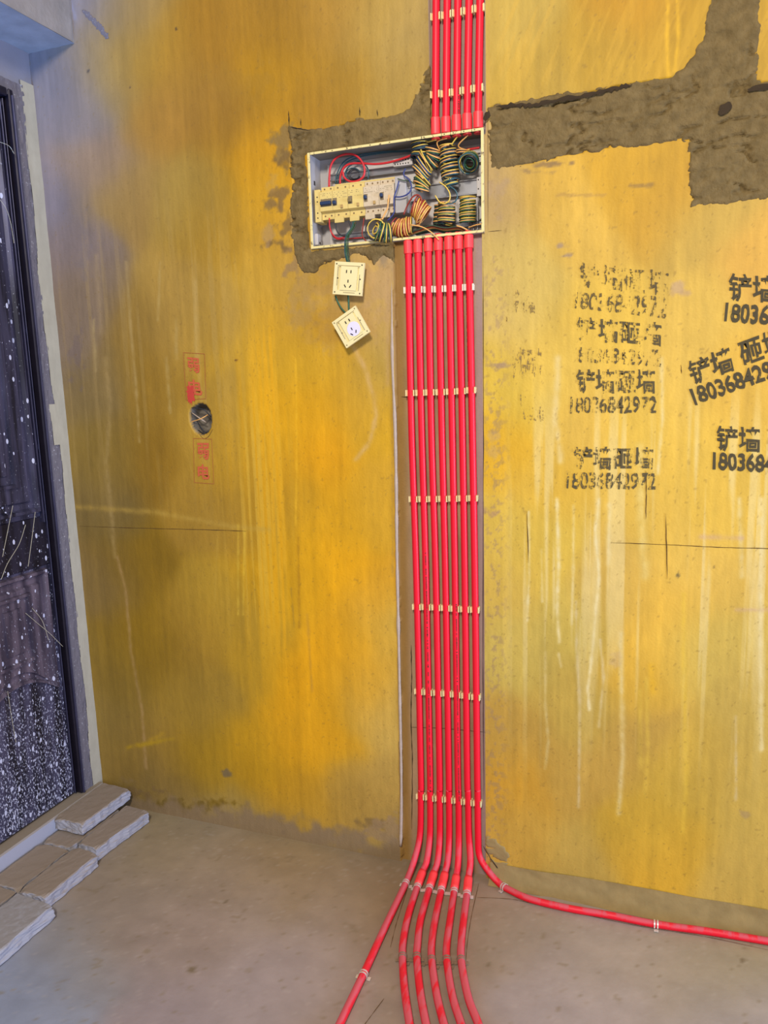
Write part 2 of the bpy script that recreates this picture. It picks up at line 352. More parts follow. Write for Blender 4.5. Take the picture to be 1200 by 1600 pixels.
def grid_mesh(name, xs, zs, fn, m, parent=None, keep=None, colors=None, smooth=True):
    """fn(Xg,Zg)->(N,3) verts; keep(xc,zc)->bool per face; colors(V)->(N,3) linear"""
    nx, nz = len(xs), len(zs); Xg, Zg = np.meshgrid(xs, zs); V = fn(Xg.ravel(), Zg.ravel())
    i = np.arange(nx - 1)[None, :] + nx * np.arange(nz - 1)[:, None]; i = i.ravel()
    Fq = np.stack([i, i + 1, i + 1 + nx, i + nx], 1)
    if keep is not None:
        xc = (Xg[:-1, :-1] + Xg[1:, 1:]).ravel() / 2; zc = (Zg[:-1, :-1] + Zg[1:, 1:]).ravel() / 2
        Fq = Fq[keep(xc, zc)]
    used = np.unique(Fq); remap = np.full(len(V), -1); remap[used] = np.arange(len(used)); V = V[used]; Fq = remap[Fq]
    org = root_loc(parent) if parent is not None else np.zeros(3)
    me = bpy.data.meshes.new(name); me.vertices.add(len(V)); me.vertices.foreach_set('co', (V - org).astype(np.float32).ravel())
    me.loops.add(Fq.size); me.loops.foreach_set('vertex_index', Fq.astype(np.int32).ravel())
    me.polygons.add(len(Fq)); me.polygons.foreach_set('loop_start', np.arange(0, Fq.size, 4, dtype=np.int32))
    me.polygons.foreach_set('use_smooth', np.ones(len(Fq), bool) if smooth else np.zeros(len(Fq), bool))
    me.update(calc_edges=True); me.validate()
    if colors is not None:
        c = colors(V); a = me.color_attributes.new('paint', 'FLOAT_COLOR', 'POINT')
        a.data.foreach_set('color', np.concatenate([c, np.ones((len(c), 1))], 1).astype(np.float32).ravel())
    me.materials.append(m); o = bpy.data.objects.new(name, me); COL.objects.link(o)
    if parent is not None: o.parent = parent
    return o

# ================================================================== LARGE STRUCTURE
BX0, BX1, BZ0, BZ1 = 0.834, 1.279, 1.6635, 1.893        # distribution box outer rectangle on the wall
CHR = 1.272                                             # right edge of the chase
TL0, TR0 = 1.152, 1.2825                                # chase above the box
def chase_left(z): return 1.036 + (z - 0.28) * (1.052 - 1.036) / (1.55 - 0.28)

def P2(pts): return [(Y(a, b)[0], Y(a, b)[2]) for a, b in pts]
PATCH_L = P2([(450, 196), (487, 202), (520, 196), (552, 185), (585, 184), (617, 178), (640, 168), (650, 140), (660, 116), (668, 98), (677, 98), (679, 215), (480, 243),
              (487, 392), (632, 378), (640, 398), (612, 412), (598, 398), (585, 412), (560, 398), (535, 404), (505, 412), (492, 428), (474, 428), (462, 412), (455, 380), (450, 330), (455, 290), (449, 250), (454, 226)])
PATCH_R = P2([(760, 166), (776, 158), (793, 162), (811, 156), (860, 148), (907, 140), (980, 128), (1046, 117), (1066, 105), (1080, 88), (1094, 62), (1101, 30), (1106, 0), (1110, -80),
              (1187, -80), (1187, 60), (1186, 122), (1260, 128), (1420, 118), (1420, 288), (1200, 312), (1140, 320), (1078, 324), (1074, 270), (1074, 222), (1045, 223), (1017, 228), (960, 232), (907, 243), (870, 250), (833, 258), (800, 262), (765, 266)])
HC = Y(313, 654); HR = 0.037
def hole_sd(x, z): return np.hypot((x - HC[0]) / 1.0, (z - HC[2]) / 1.1) - HR * (0.9 + 0.25 * fbm(x, z, 30, 30, 300, 2))

WALL_CTRL = [(60,120,118,112,118),(60,300,122,112,118),(100,150,126,112,108),(130,30,130,122,128),(130,110,132,118,108),(200,30,150,122,92),(170,100,150,117,64),(250,80,160,122,44),(330,60,166,122,38),(400,30,176,132,46),(440,80,196,146,28),(440,130,206,155,26),(300,130,157,118,52),(250,170,156,117,56),(350,200,160,120,46),  # left edge greys paint a cool light wash over thinner yellow
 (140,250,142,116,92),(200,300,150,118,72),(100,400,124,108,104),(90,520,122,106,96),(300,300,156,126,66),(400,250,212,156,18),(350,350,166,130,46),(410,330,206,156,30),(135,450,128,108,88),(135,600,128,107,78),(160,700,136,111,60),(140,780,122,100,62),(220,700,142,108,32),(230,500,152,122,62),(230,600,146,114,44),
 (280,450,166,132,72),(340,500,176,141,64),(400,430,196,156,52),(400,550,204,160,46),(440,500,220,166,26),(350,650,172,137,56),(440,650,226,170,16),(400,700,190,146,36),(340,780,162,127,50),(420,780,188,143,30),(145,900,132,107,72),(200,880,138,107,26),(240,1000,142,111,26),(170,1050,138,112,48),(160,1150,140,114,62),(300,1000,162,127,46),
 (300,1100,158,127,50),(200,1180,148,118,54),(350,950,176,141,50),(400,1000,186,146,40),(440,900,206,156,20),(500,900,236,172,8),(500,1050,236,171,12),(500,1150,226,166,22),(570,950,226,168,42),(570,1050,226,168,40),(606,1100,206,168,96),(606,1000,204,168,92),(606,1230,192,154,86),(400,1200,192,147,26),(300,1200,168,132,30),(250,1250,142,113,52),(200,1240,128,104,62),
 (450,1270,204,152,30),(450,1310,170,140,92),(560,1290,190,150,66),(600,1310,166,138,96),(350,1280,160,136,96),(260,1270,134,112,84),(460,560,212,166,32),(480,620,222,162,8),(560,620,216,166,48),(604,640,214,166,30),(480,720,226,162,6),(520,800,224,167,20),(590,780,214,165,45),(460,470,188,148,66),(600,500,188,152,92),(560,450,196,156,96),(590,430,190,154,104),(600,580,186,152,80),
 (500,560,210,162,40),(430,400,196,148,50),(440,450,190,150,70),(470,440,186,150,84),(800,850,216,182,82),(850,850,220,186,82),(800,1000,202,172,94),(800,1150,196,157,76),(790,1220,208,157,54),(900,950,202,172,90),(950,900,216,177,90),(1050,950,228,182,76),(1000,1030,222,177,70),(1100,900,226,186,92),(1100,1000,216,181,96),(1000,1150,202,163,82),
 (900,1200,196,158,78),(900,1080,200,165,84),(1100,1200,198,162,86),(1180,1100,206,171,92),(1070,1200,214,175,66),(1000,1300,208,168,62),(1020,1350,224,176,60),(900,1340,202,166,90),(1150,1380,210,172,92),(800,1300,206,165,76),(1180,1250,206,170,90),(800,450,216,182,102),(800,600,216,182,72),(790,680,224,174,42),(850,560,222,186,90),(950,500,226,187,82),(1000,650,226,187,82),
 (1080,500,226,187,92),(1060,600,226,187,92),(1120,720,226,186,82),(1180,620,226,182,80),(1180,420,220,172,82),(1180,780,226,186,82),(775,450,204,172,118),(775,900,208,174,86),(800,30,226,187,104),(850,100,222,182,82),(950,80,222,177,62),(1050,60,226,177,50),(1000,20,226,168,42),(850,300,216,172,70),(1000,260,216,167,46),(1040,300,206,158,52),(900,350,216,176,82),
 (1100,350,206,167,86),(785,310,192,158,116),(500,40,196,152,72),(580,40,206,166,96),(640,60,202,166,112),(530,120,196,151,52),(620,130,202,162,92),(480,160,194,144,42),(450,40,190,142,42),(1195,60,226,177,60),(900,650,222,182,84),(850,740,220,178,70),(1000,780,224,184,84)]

WALL_CTRL = [(a, b, c * k, d * k, e * (k - .04)) for a, b, c, d, e in WALL_CTRL for k in [1 + .07 * min(1, max(0, (520 - a) / 240))]]  # left colours lifted to offset weaker lamp light there
WALL_CTRL = [(a, b, c * k, d * k * (.98 if e < .4 * c else 1), e * k * (1 if e > .62 * c else .80 if b < 250 else .86)) for a, b, c, d, e in WALL_CTRL for k in [1 - .13 * min(1, max(0, (330 - b) / 150)) * min(1, max(0, (a - 250) / 200))]]  # upper colours darkened to paint in weaker light near the top
ALB = 0.86
def wall_depth(x, z):
    y = 0.0016 * (fbm(x, z, 3, 2, 5, 3) - .5) + 0.0008 * (fbm(x, z, 60, 25, 9, 3) - .5)
    low = (z < BZ0 + .01) & (x > chase_left(z) + 0.004 * (fbm(x, z, 3, 40, 21, 3) - .5)) & (x < CHR + 1e-6)
    up = (z > BZ1 - .01) & (x > TL0) & (x < TR0)
    y = np.where(low | up, 0.013 + 0.003 * (fbm(x, z, 14, 8, 31, 4) - .5), y)
    for P, s in ((PATCH_L, 41), (PATCH_R, 51)):
        sd = poly_sd(x, z, P)
        y = np.where(sd < -0.008, np.maximum(y, 0.014), y)
    h = hole_sd(x, z)
    y = np.where(h < 0, 0.006 + 0.028 * sstep(0, -0.012, h) + 0.006 * fbm(x, z, 60, 60, 77, 3), y)
    # broken corner of the board at the foot of the chase
    return y
def wall_fn(x, z): return np.stack([x, wall_depth(x, z), z], 1)
def wall_col(V):
    x, y, z = V[:, 0], V[:, 1], V[:, 2]
    flat = V.copy(); flat[:, 1] = 0; px, py = project(flat)
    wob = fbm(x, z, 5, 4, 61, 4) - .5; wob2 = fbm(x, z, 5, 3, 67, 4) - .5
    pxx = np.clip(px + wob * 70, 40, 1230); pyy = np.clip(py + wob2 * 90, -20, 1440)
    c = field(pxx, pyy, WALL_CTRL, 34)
    yel = np.array([236, 172, 20.]); cream = np.array([240, 216, 150.]); tan = np.array([166, 134, 98.])
    st = fbm(x, z, 55, 1.6, 71, 4); st2 = fbm(x, z, 120, 4, 75, 3); bl = fbm(x, z, 9, 6, 81, 5)
    def mix(c, col, m): return c * (1 - m[:, None]) + np.asarray(col, float) * m[:, None]
    # brushy wash
    c = c * (1 + 0.10 * (st - .5) + 0.14 * (bl - .5) + .06 * (st2 - .5))[:, None]
    # saturated brush strokes around the yellow drag marks
    m = sstep(.50, .62, st) * np.exp(-((px - 430 - (py - 700) * .03) / 42) ** 2) * sstep(480, 560, py) * sstep(1150, 950, py)
    c = mix(c, yel, m * .7)
    m = sstep(.52, .6, fbm(x, z, 100, 1.2, 97, 3)) * np.exp(-((px - 400) / 45) ** 2) * sstep(560, 700, py) * sstep(1050, 900, py)
    c = mix(c, (222, 178, 66), m * .55)
    m = sstep(.5, .62, fbm(x - z * .45, z + x * .45, 80, 5, 99, 4)) * sstep(160, 100, py) * sstep(760, 800, px)
    c = mix(c, (232, 180, 60), m * .22)
    # pale drips on the right
    m = sstep(.56, .68, fbm(x, z, 48, 1.4, 91, 4)) * sstep(560, 720, py) * sstep(1300, 900, py) * sstep(780, 830, px)
    c = mix(c, cream, m * .55)
    m = sstep(.56, .66, fbm(x, z, 60, 2.0, 191, 4)) * sstep(60, 120, px) * sstep(420, 330, px) * sstep(250, 420, py) * sstep(900, 600, py)
    c = mix(c, (190, 160, 100), m * .24)
    # individually drawn drips and scrapes: points, half width, colour, strength
    for pts, hw, col, k in DRIPS:
        d, t = line_d(px, py, pts); d = d + (fbm(x, z, 90, 45, 103, 3) - .5) * 3.0
        c = mix(c, col, np.exp(-(np.maximum(d, 0) / hw) ** 2) * k * (0.55 + .9 * (fbm(x, z, 70, 70, 107, 2) - .2)).clip(0, 1))
    # irregular stains: centre, radii, colour, strength
    for cx, cy, rx, ry, col, k in STAINS:
        r = np.hypot((px - cx) / rx, (py - cy) / ry) + (fbm(x, z, 48, 48, int(cx) % 97 + 11, 6) - .5) * 2.6
        c = mix(c, col, sstep(1.05, .35, r) * k)
    # flecks along the right board edge
    m = sstep(.56, .66, fbm(x, z, 110, 90, 131, 5)) * np.exp(-((px - 772) / 20) ** 2) * (py > 400)
    c = mix(c, (166, 134, 96), m * .55)
    m = sstep(.74, .80, fbm(x + .31 * z, z - .27 * x, 130, 130, 137, 4))
    c = mix(c, (130, 100, 48), m * .28)
    # foot of the wall: worn to render
    foot = 1266 + (px - 200) * .187
    n = fbm(x, z, 22, 22, 141, 5)
    m = sstep(-14, 12, py - foot + 26 + (n - .5) * 60) * (px < 640)
    c = mix(c, (146, 122, 90), m * .9)
    m = sstep(0, 9, py - (1372 + (px - 800) * .143) + (n - .5) * 12) * (px > 700)
    c = mix(c, (150, 128, 84), m)
    # chase bed
    low = (z < BZ0 + .01) & (x > chase_left(z) - .004) & (x < CHR + .001); up = (z > BZ1 - .01) & (x > TL0 - .001) & (x < TR0 + .001)
    bed = np.array([178, 146, 110.]) * (1 + .25 * (fbm(x, z, 30, 12, 151, 5) - .5))[:, None]
    bed = mix(bed, (160, 122, 62), sstep(.035, .01, x - chase_left(z)))
    bed = mix(bed, (172, 150, 142), sstep(.035, .012, CHR - x))
    bed = np.where(up[:, None], np.array([158, 134, 118.]), bed)
    c = np.where((low | up)[:, None], bed, c)
    h = hole_sd(x, z); hc = np.array([112, 104, 92.]) * (0.55 + .9 * fbm(x, z, 60, 60, 161, 4))[:, None]
    c = np.where((h < 0)[:, None], hc, c)
    return lin(np.clip(c, 5, 250)) * ALB
cream = (240, 220, 160); pale = (205, 180, 120); lil = (176, 158, 158)
DRIPS = [([(826, 800), (827, 900), (824, 970)], 2.2, cream, .8), ([(870, 780), (873, 880), (870, 950), (874, 1003)], 3.2, cream, .85), ([(873, 1022), (877, 1042)], 2, cream, .8),
 ([(936, 780), (930, 830), (936, 900), (930, 970), (926, 1015), (918, 1080), (921, 1108)], 2.6, cream, .9), ([(900, 940), (901, 1020), (906, 1100), (904, 1260)], 2.4, (222, 200, 150), .65),
 ([(938, 1000), (943, 1060), (936, 1135)], 2.4, (228, 205, 150), .7), ([(970, 990), (972, 1110), (973, 1180), (967, 1270)], 4, (232, 208, 140), .75), ([(896, 790), (896, 900), (893, 975)], 2.2, cream, .6),
 ([(846, 860), (847, 940)], 2, cream, .6), ([(852, 1020), (852, 1100), (857, 1160), (851, 1200)], 2.4, (220, 196, 130), .6), ([(952, 790), (950, 880)], 4, cream, .6), ([(1000, 700), (1003, 820), (1008, 900)], 7, (238, 212, 130), .6),
 ([(872, 560), (868, 660), (876, 720)], 5, (236, 212, 150), .7), ([(1034, 560), (1035, 660), (1028, 740)], 3, cream, .7), ([(1155, 780), (1160, 900)], 4, cream, .6), ([(1190, 780), (1188, 1000), (1190, 1170)], 4, cream, .7), ([(1150, 1120), (1150, 1250)], 2, (224, 200, 150), .6),
 ([(1018, 1040), (1020, 1060), (1020, 1080)], 6, (240, 184, 40), .6), ([(1068, 930), (1070, 1100), (1072, 1240), (1066, 1300)], 4, (232, 190, 60), .65), ([(1000, 1080), (1001, 1200)], 4, (228, 190, 70), .6), ([(1044, 0), (1042, 60), (1044, 120)], 3, (245, 190, 40), .8), ([(1058, 0), (1060, 60), (1054, 110)], 3, (245, 190, 40), .7),
 ([(1010, 1060), (1012, 1180), (1008, 1240)], 3, (230, 190, 70), .6), ([(1060, 380), (1060, 560), (1058, 900)], 6, (236, 192, 80), .4),
 ([(146, 500), (150, 580)], 2, (190, 165, 110), .6), ([(197, 410), (205, 520), (212, 600), (218, 690)], 2.4, (186, 158, 100), .65), ([(165, 560), (172, 640), (166, 720), (174, 800), (180, 870)], 4, (180, 152, 96), .55), ([(183, 870), (196, 920), (205, 1020), (222, 1110), (228, 1200)], 2.6, (186, 150, 100), .6), ([(260, 560), (266, 645)], 2.6, (188, 160, 96), .6), ([(250, 410), (247, 500)], 2, (188, 160, 96), .5), ([(275, 500), (276, 560)], 3, (190, 162, 100), .5), ([(305, 440), (306, 560)], 3, (196, 166, 100), .5), ([(150, 400), (158, 520)], 4, (176, 150, 110), .5),
 ([(120, 792), (240, 800), (360, 822), (420, 828)], 4, (196, 160, 70), .55),
 ([(552, 540), (570, 575), (584, 620), (588, 650), (578, 690), (556, 718)], 4.2, (214, 172, 104), .8), ([(606, 420), (606, 600)], 4, (190, 150, 100), .5), ([(612, 600), (614, 900)], 2, (170, 130, 60), .5),
 ([(462, 560), (464, 700), (462, 820)], 1.5, (246, 190, 40), .6), ([(466, 840), (468, 980)], 2, (170, 120, 20), .6), ([(455, 920), (460, 980)], 1.4, (150, 120, 60), .5), ([(480, 960), (488, 1080)], 2, (190, 140, 60), .5),
 ([(372, 820), (372, 960)], 1.6, (220, 180, 60), .7), ([(382, 830), (380, 960)], 1.6, (224, 184, 60), .7), ([(340, 830), (336, 940)], 1.4, (200, 160, 60), .5),
 ([(200, 1168), (214, 1164)], 3, (190, 152, 30), .7), ([(218, 1165), (250, 1158)], 3.4, (188, 150, 30), .8), ([(225, 1162), (270, 1154)], 3, (188, 150, 30), .6), ([(235, 1156), (255, 1146)], 3.4, (190, 150, 40), .8),
 ([(110, 2), (118, 30)], 3, (150, 150, 170), .5), ([(1095, 839), (1160, 841)], 4, (205, 165, 140), .5), ([(1150, 953), (1200, 953)], 3, (205, 165, 140), .5)]
STAINS = [(100, 6, 60, 28, (128, 122, 132), .0), 
 (443, 226, 22, 32, (138, 112, 66), .85), (442, 250, 16, 18, (120, 92, 48), .6), (440, 306, 17, 20, (134, 104, 58), .85), (425, 322, 16, 12, (130, 102, 60), .8), (448, 350, 14, 16, (128, 100, 56), .8), (438, 380, 22, 12, (124, 96, 52), .9), (418, 372, 10, 18, (176, 142, 96), .6), (460, 415, 16, 22, (156, 124, 80), .8), (425, 285, 10, 16, (190, 150, 80), .5),
 (600, 440, 44, 60, (184, 148, 100), .55), (540, 470, 60, 70, (186, 148, 88), .45), (475, 470, 20, 40, (176, 140, 80), .5), (617, 400, 18, 22, (150, 128, 96), .8), (520, 520, 50, 30, (186, 144, 70), .35),
 (270, 1262, 90, 12, (112, 88, 26), .8), (220, 1240, 40, 12, (126, 100, 60), .7), (340, 1255, 40, 8, (130, 100, 20), .6), (355, 1208, 8, 6, (120, 104, 80), .8), (440, 1300, 6, 5, (96, 74, 40), .9), (580, 1285, 22, 10, (130, 104, 60), .7), (600, 1300, 30, 24, (160, 132, 96), .7), (500, 1310, 30, 12, (160, 132, 90), .6),
 (120, 560, 14, 40, (122, 106, 104), .5), (132, 400, 12, 60, (128, 114, 108), .4), (875, 384, 10, 5, (160, 134, 110), .8), (882, 400, 12, 4, (160, 134, 110), .8), (1060, 450, 12, 9, (190, 156, 120), .7), (1067, 458, 16, 6, (186, 150, 110), .6),
 (1059, 900, 3.5, 3.5, (130, 110, 60), .9), (1116, 886, 3, 3, (150, 120, 60), .8), (960, 1035, 12, 14, (206, 172, 120), .5), (780, 570, 14, 6, (160, 130, 110), .7), (772, 700, 10, 30, (196, 160, 110), .5), (770, 800, 12, 8, (170, 130, 110), .6), (860, 255, 30, 5, (140, 110, 70), .8), (840, 268, 22, 4, (150, 120, 76), .7), (1000, 290, 20, 4, (150, 116, 60), .7), (900, 305, 50, 3, (176, 136, 70), .5), (778, 300, 14, 40, (176, 146, 112), .5),
 (380, 130, 60, 40, (165, 124, 38), .4), (275, 45, 2.5, 2.5, (80, 60, 40), 1), (137, 113, 3, 5, (96, 84, 70), 1), (203, 137, 2, 3, (110, 84, 50), 1), (368, 563, 3, 3, (110, 70, 30), 1), (377, 554, 3.5, 3.5, (110, 70, 30), 1), (1165, 1272, 12, 6, (170, 140, 100), .5)]

xs = np.unique(np.round(np.concatenate([np.arange(-0.02, 2.62, 0.003), [BX0, BX1, CHR, CHR + .0004, TL0 - .0004, TL0, TR0, TR0 + .0004]]), 5))
zs = np.unique(np.round(np.concatenate([np.arange(0.0, 2.56, 0.004), [BZ0, BZ1]]), 5))
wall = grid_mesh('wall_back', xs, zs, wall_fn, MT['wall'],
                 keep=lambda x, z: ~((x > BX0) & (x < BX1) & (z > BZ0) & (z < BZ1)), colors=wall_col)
wall['kind'] = 'structure'

# rough cement patches (slightly proud, ragged rim tucked under the paint)
def patch(name, P, seed, y0=-0.002, amp=0.0075, step=0.003, hole=None, m='cement'):
    P = np.asarray(P); x0, z0 = P.min(0) - .01; x1, z1 = P.max(0) + .01
    xs_ = np.arange(x0, x1, step); zs_ = np.arange(z0, z1, step)
    def sdn(x, z): return poly_sd(x, z, P) + (fbm(x, z, 90, 90, seed, 5) - .5) * .013
    def fn(x, z):
        sd = sdn(x, z)
        r = .6 * fbm(x, z, 12, 16, seed + 9, 5) + .4 * fbm(x, z, 40, 70, seed + 11, 4); rid = np.abs(fbm(x + .03 * r, z, 9, 34, seed + 20, 5) - .5) * 2
        y = y0 - amp * (r - .5) * 2.2 + 0.010 * np.exp(-(rid / .05) ** 2) * sstep(.30, .50, fbm(x, z, 9, 9, seed + 33, 2))
        y = np.minimum(y, 0.010)
        return np.stack([x, y + sstep(-.006, .004, sd) * .008, z], 1)
    def kp(x, z):
        k = sdn(x, z) < .002
        k &= ~((x > BX0 - .001) & (x < BX1 + .001) & (z > BZ0 - .001) & (z < BZ1 + .001))
        k &= ~((z < BZ0) & (x > chase_left(z)) & (x < CHR)); k &= ~((z > BZ1) & (x > TL0) & (x < TR0))
        return k
    return grid_mesh(name, xs_, zs_, fn, MT[m], parent=wall, keep=kp)
pl = patch('cement_patch', PATCH_L, 201); pl['label'] = 'brown cement surround of the wiring box'
pr = patch('cement_patch', PATCH_R, 231); pr['label'] = 'brown cement filling in the upper right chase'
pc = patch('cement_patch', P2([(757, 1300), (775, 1310), (797, 1332), (790, 1366), (770, 1356), (757, 1335)]), 261, y0=-.0015, amp=.001, m='fillet'); pc['label'] = 'bare patch at the foot of the chase'

def ribbon(name, pts, w0, m, parent, y=-0.0012, jit=0.0, label=None, taper=True, depth=0.0008):
    P = spline([Y(a, b) for a, b in pts], 8); N = len(P); V = []; Fc = []
    for i, p in enumerate(P):
        a = P[max(i - 1, 0)]; b = P[min(i + 1, N - 1)]; d = b - a; n = np.array([-d[2], 0, d[0]]); n /= np.linalg.norm(n) + 1e-9
        ww = w0 * (0.5 + random.random() * jit + (.5 if not jit else 0)) * ((min(1, i / 3 + .15) * min(1, (N - 1 - i) / 3 + .15)) if taper else 1)
        off = (random.random() - .5) * jit * w0
        for s, yy in ((-1, y + depth), (0, y), (1, y + depth)): q = p + n * (s * ww + off); V.append((q[0], yy, q[2]))
    for i in range(N - 1):
        for k in (0, 1): Fc.append((i * 3 + k, i * 3 + k + 1, i * 3 + 4 + k, i * 3 + 3 + k))
    o = obj(name, V, Fc, m, parent)
    if label: o['label'] = label
    return o
ribbon('crack', [(125, 822), (180, 824), (250, 826), (330, 828), (385, 830)], .0011, MT['scribe'], wall, jit=.6)
ribbon('crack', [(955, 848), (1040, 851), (1120, 855), (1199, 857), (1230, 858)], .0009, MT['scribe'], wall, jit=.6)
ribbon('crack', [(776, 168), (811, 165), (835, 166), (870, 158), (920, 150), (960, 140), (988, 134)], .0042, MT['crack'], wall, y=-.0075, jit=.8, label='open black crack under the upper board edge')
ribbon('crack', [(640, 1139), (690, 1141), (757, 1147)], .0008, MT['crack'], wall, y=.011, jit=.5)
ribbon('crack', [(624, 620), (640, 621)], .001, MT['crack'], wall, y=.0105, jit=.5)
ribbon('crack', [(640, 1010), (641, 1060), (640, 1120), (642, 1200), (641, 1300)], .0012, MT['crack'], wall, y=.0112, jit=.9)
ribbon('gouge', [(128, 17), (143, 28), (153, 39), (161, 50), (170, 60)], .010, MT['roughgrey'], wall, jit=.5, label='grey gouge near the beam')
ribbon('scribed_line', [(763, 362), (784, 360)], .0011, MT['crack'], wall, jit=.2)
ribbon('scribed_line', [(763, 170), (763, 362)], .0007, MT['crack'], wall, y=-.0065, jit=.2)
ribbon('scribed_line', [(823, 798), (826, 880)], .0012, MT['scribe'], wall, jit=.8)
ribbon('scribed_line', [(1040, 802), (1043, 905)], .0012, MT['scribe'], wall, jit=.8)
ribbon('scribed_line', [(1009, 735), (1010, 765), (1009, 812)], .0011, MT['scribe'], wall, jit=.8)
ribbon('scribed_line', [(1064, 570), (1065, 584)], .001, MT['scribe'], wall, jit=.8)
ribbon('scribed_line', [(792, 494), (792, 503)], .001, MT['scribe'], wall, jit=.8)
ribbon('crack', [(755, 1320), (770, 1345), (788, 1368)], .0016, MT['crack'], wall, y=-.004, jit=.8)
ribbon('crack', [(755, 400), (755.5, 700), (754.5, 1000), (756, 1250)], .0009, MT['crack'], wall, y=-.0012, jit=.8)
for a in ([(452, 174), (453, 198)], [(471, 186), (471, 197)], [(563, 168), (563, 182)], [(590, 172), (591, 181)], [(454, 199), (486, 205)]):
    ribbon('crack', a, .0014, MT['crack'], wall, y=-.0055, jit=.6)
# dark pits in the right patch
for (a, b, rx, rz) in ((1132, 172, .012, .012), (1192, 138, .03, .006), (762, 183, .008, .010)):
    c_ = Y(a, b); V = []; n_ = 18
    V.append((c_[0], -.0086, c_[2]))
    for k in range(n_):
        t = 2 * math.pi * k / n_; q = 1 + .3 * (random.random() - .5); V.append((c_[0] + rx * q * math.cos(t) + .3 * rz * math.sin(t), -.0078, c_[2] + rz * q * math.sin(t)))
    obj('pit', V, [(0, 1 + k, 1 + (k + 1) % n_) for k in range(n_)], MT['crack'], wall)
# pale filler bead running down the left edge of the chase
P = [Y(a, b, .0012) for a, b in ((612, 440), (613, 560), (617, 660), (619, 760), (620, 860), (622, 960), (624, 1060), (626, 1160), (627, 1240), (626, 1322))]
P = spline(P, 16); V, Fc = tube(P, [.0048 * (.65 + .5 * fbm(np.array([0.]), np.array([p[2]]), 1, 40, 5, 2)[0]) * (min(1, i / 20 + .2)) for i, p in enumerate(P)], 8)
obj('filler_bead', V, Fc, MT['bead'], wall, True)['label'] = 'pale grey filler bead beside the conduits'

# ---- stamped lettering on the wall
_fc = {}
def text_mesh(body, offset):
    k = (body, offset)
    if k in _fc: return _fc[k]
    cu = bpy.data.curves.new('lettering', 'FONT'); cu.body = body; cu.size = 1; cu.offset = offset; cu.resolution_u = 3
    o = bpy.data.objects.new('lettering', cu); COL.objects.link(o)
    dg = bpy.context.evaluated_depsgraph_get(); me = bpy.data.meshes.new_from_object(o.evaluated_get(dg))
    V = np.array([v.co[:] for v in me.vertices]); Fc = [list(p.vertices) for p in me.polygons]
    bpy.data.objects.remove(o); bpy.data.meshes.remove(me)
    V = V[:, :2]; V = (V - V.min(0)) / (V.max(0) - V.min(0)); _fc[k] = (V, Fc); return _fc[k]
def stamp(name, body, quad, m, offset=.02, jit=.0, label=None):
    V, Fc = text_mesh(body, offset); TL, TR, BR, BL = [np.array(Y(*q)) for q in quad]
    u = V[:, 0:1]; v = V[:, 1:2]
    Wd = (BL * (1 - u) + BR * u) * (1 - v) + (TL * (1 - u) + TR * u) * v
    if jit:
        Wd[:, 0] += (fbm(Wd[:, 0], Wd[:, 2], 160, 160, 7, 2) - .5) * jit; Wd[:, 2] += (fbm(Wd[:, 0], Wd[:, 2], 160, 160, 8, 2) - .5) * jit
    Wd[:, 1] = -0.0016
    # walk loops so that the face looks at the room
    o = obj(name, Wd, Fc, m, wall)
    if label: o['label'] = label
    return o
T1, T2 = '铲墙砸墙', '铲墙 砸墙'; NUM = '18036842972'
ink, inw, inm = MT['ink'], MT['ink_worn'], MT['ink_mid']
ROWS = [('stamped_characters', T1, [(906, 409), (1046, 424), (1046, 464), (906, 449)], inw, .02), ('stamped_number', NUM, [(900, 456), (1044, 463), (1041, 498), (897, 482)], inw, .02),
 ('stamped_characters', T1, [(901, 495), (1035, 505), (1035, 542), (901, 532)], inm, .02), ('stamped_number', NUM, [(896, 541), (1035, 546), (1033, 573), (894, 566)], inw, .02),
 ('stamped_characters', T1, [(900, 577), (1025, 577), (1025, 615), (900, 615)], inm, .02), ('stamped_number', NUM, [(892, 619), (1027, 619), (1026, 646), (891, 646)], inm, .02),
 ('stamped_characters', T1, [(896, 697), (1022, 699), (1021, 734), (895, 734)], inm, .02), ('stamped_number', NUM, [(886, 737), (1026, 739), (1025, 765), (885, 764)], inm, .02),
 ('stamped_characters', T2, [(1139, 427), (1300, 438), (1300, 481), (1139, 470)], ink, .02), ('stamped_number', NUM, [(1134, 472), (1296, 484), (1293, 518), (1131, 503)], ink, .032),
 ('stamped_characters', T2, [(1072, 566), (1222, 507), (1232, 548), (1082, 604)], ink, .02), ('stamped_number', NUM, [(1076, 608), (1232, 551), (1242, 580), (1086, 634)], ink, .032),
 ('stamped_characters', T2, [(1119, 664), (1272, 672), (1272, 712), (1119, 704)], ink, .02), ('stamped_number', NUM, [(1114, 705), (1270, 714), (1269, 744), (1113, 734)], ink, .032),
 ('stamped_characters', T1, [(790, 452), (836, 454), (836, 490), (790, 488)], MT['ink_faint'], .02), ('stamped_characters', T1, [(800, 540), (846, 545), (846, 600), (800, 596)], MT['ink_faint'], .02), ('stamped_number', '18036', [(812, 615), (850, 618), (850, 660), (812, 655)], MT['ink_faint'], .02)]
for i_, (nm, tx, qd, mm, of) in enumerate(ROWS):
    stamp(nm, tx, qd, mm, of, .004, {inw: 'black stamp ink, mostly worn away', inm: 'black stamp ink, partly worn', ink: 'black stamp ink, clear', MT['ink_faint']: 'faint remains of black stamp ink'}[mm])
RI, RL = MT['ink_red'], MT['ink_redline']
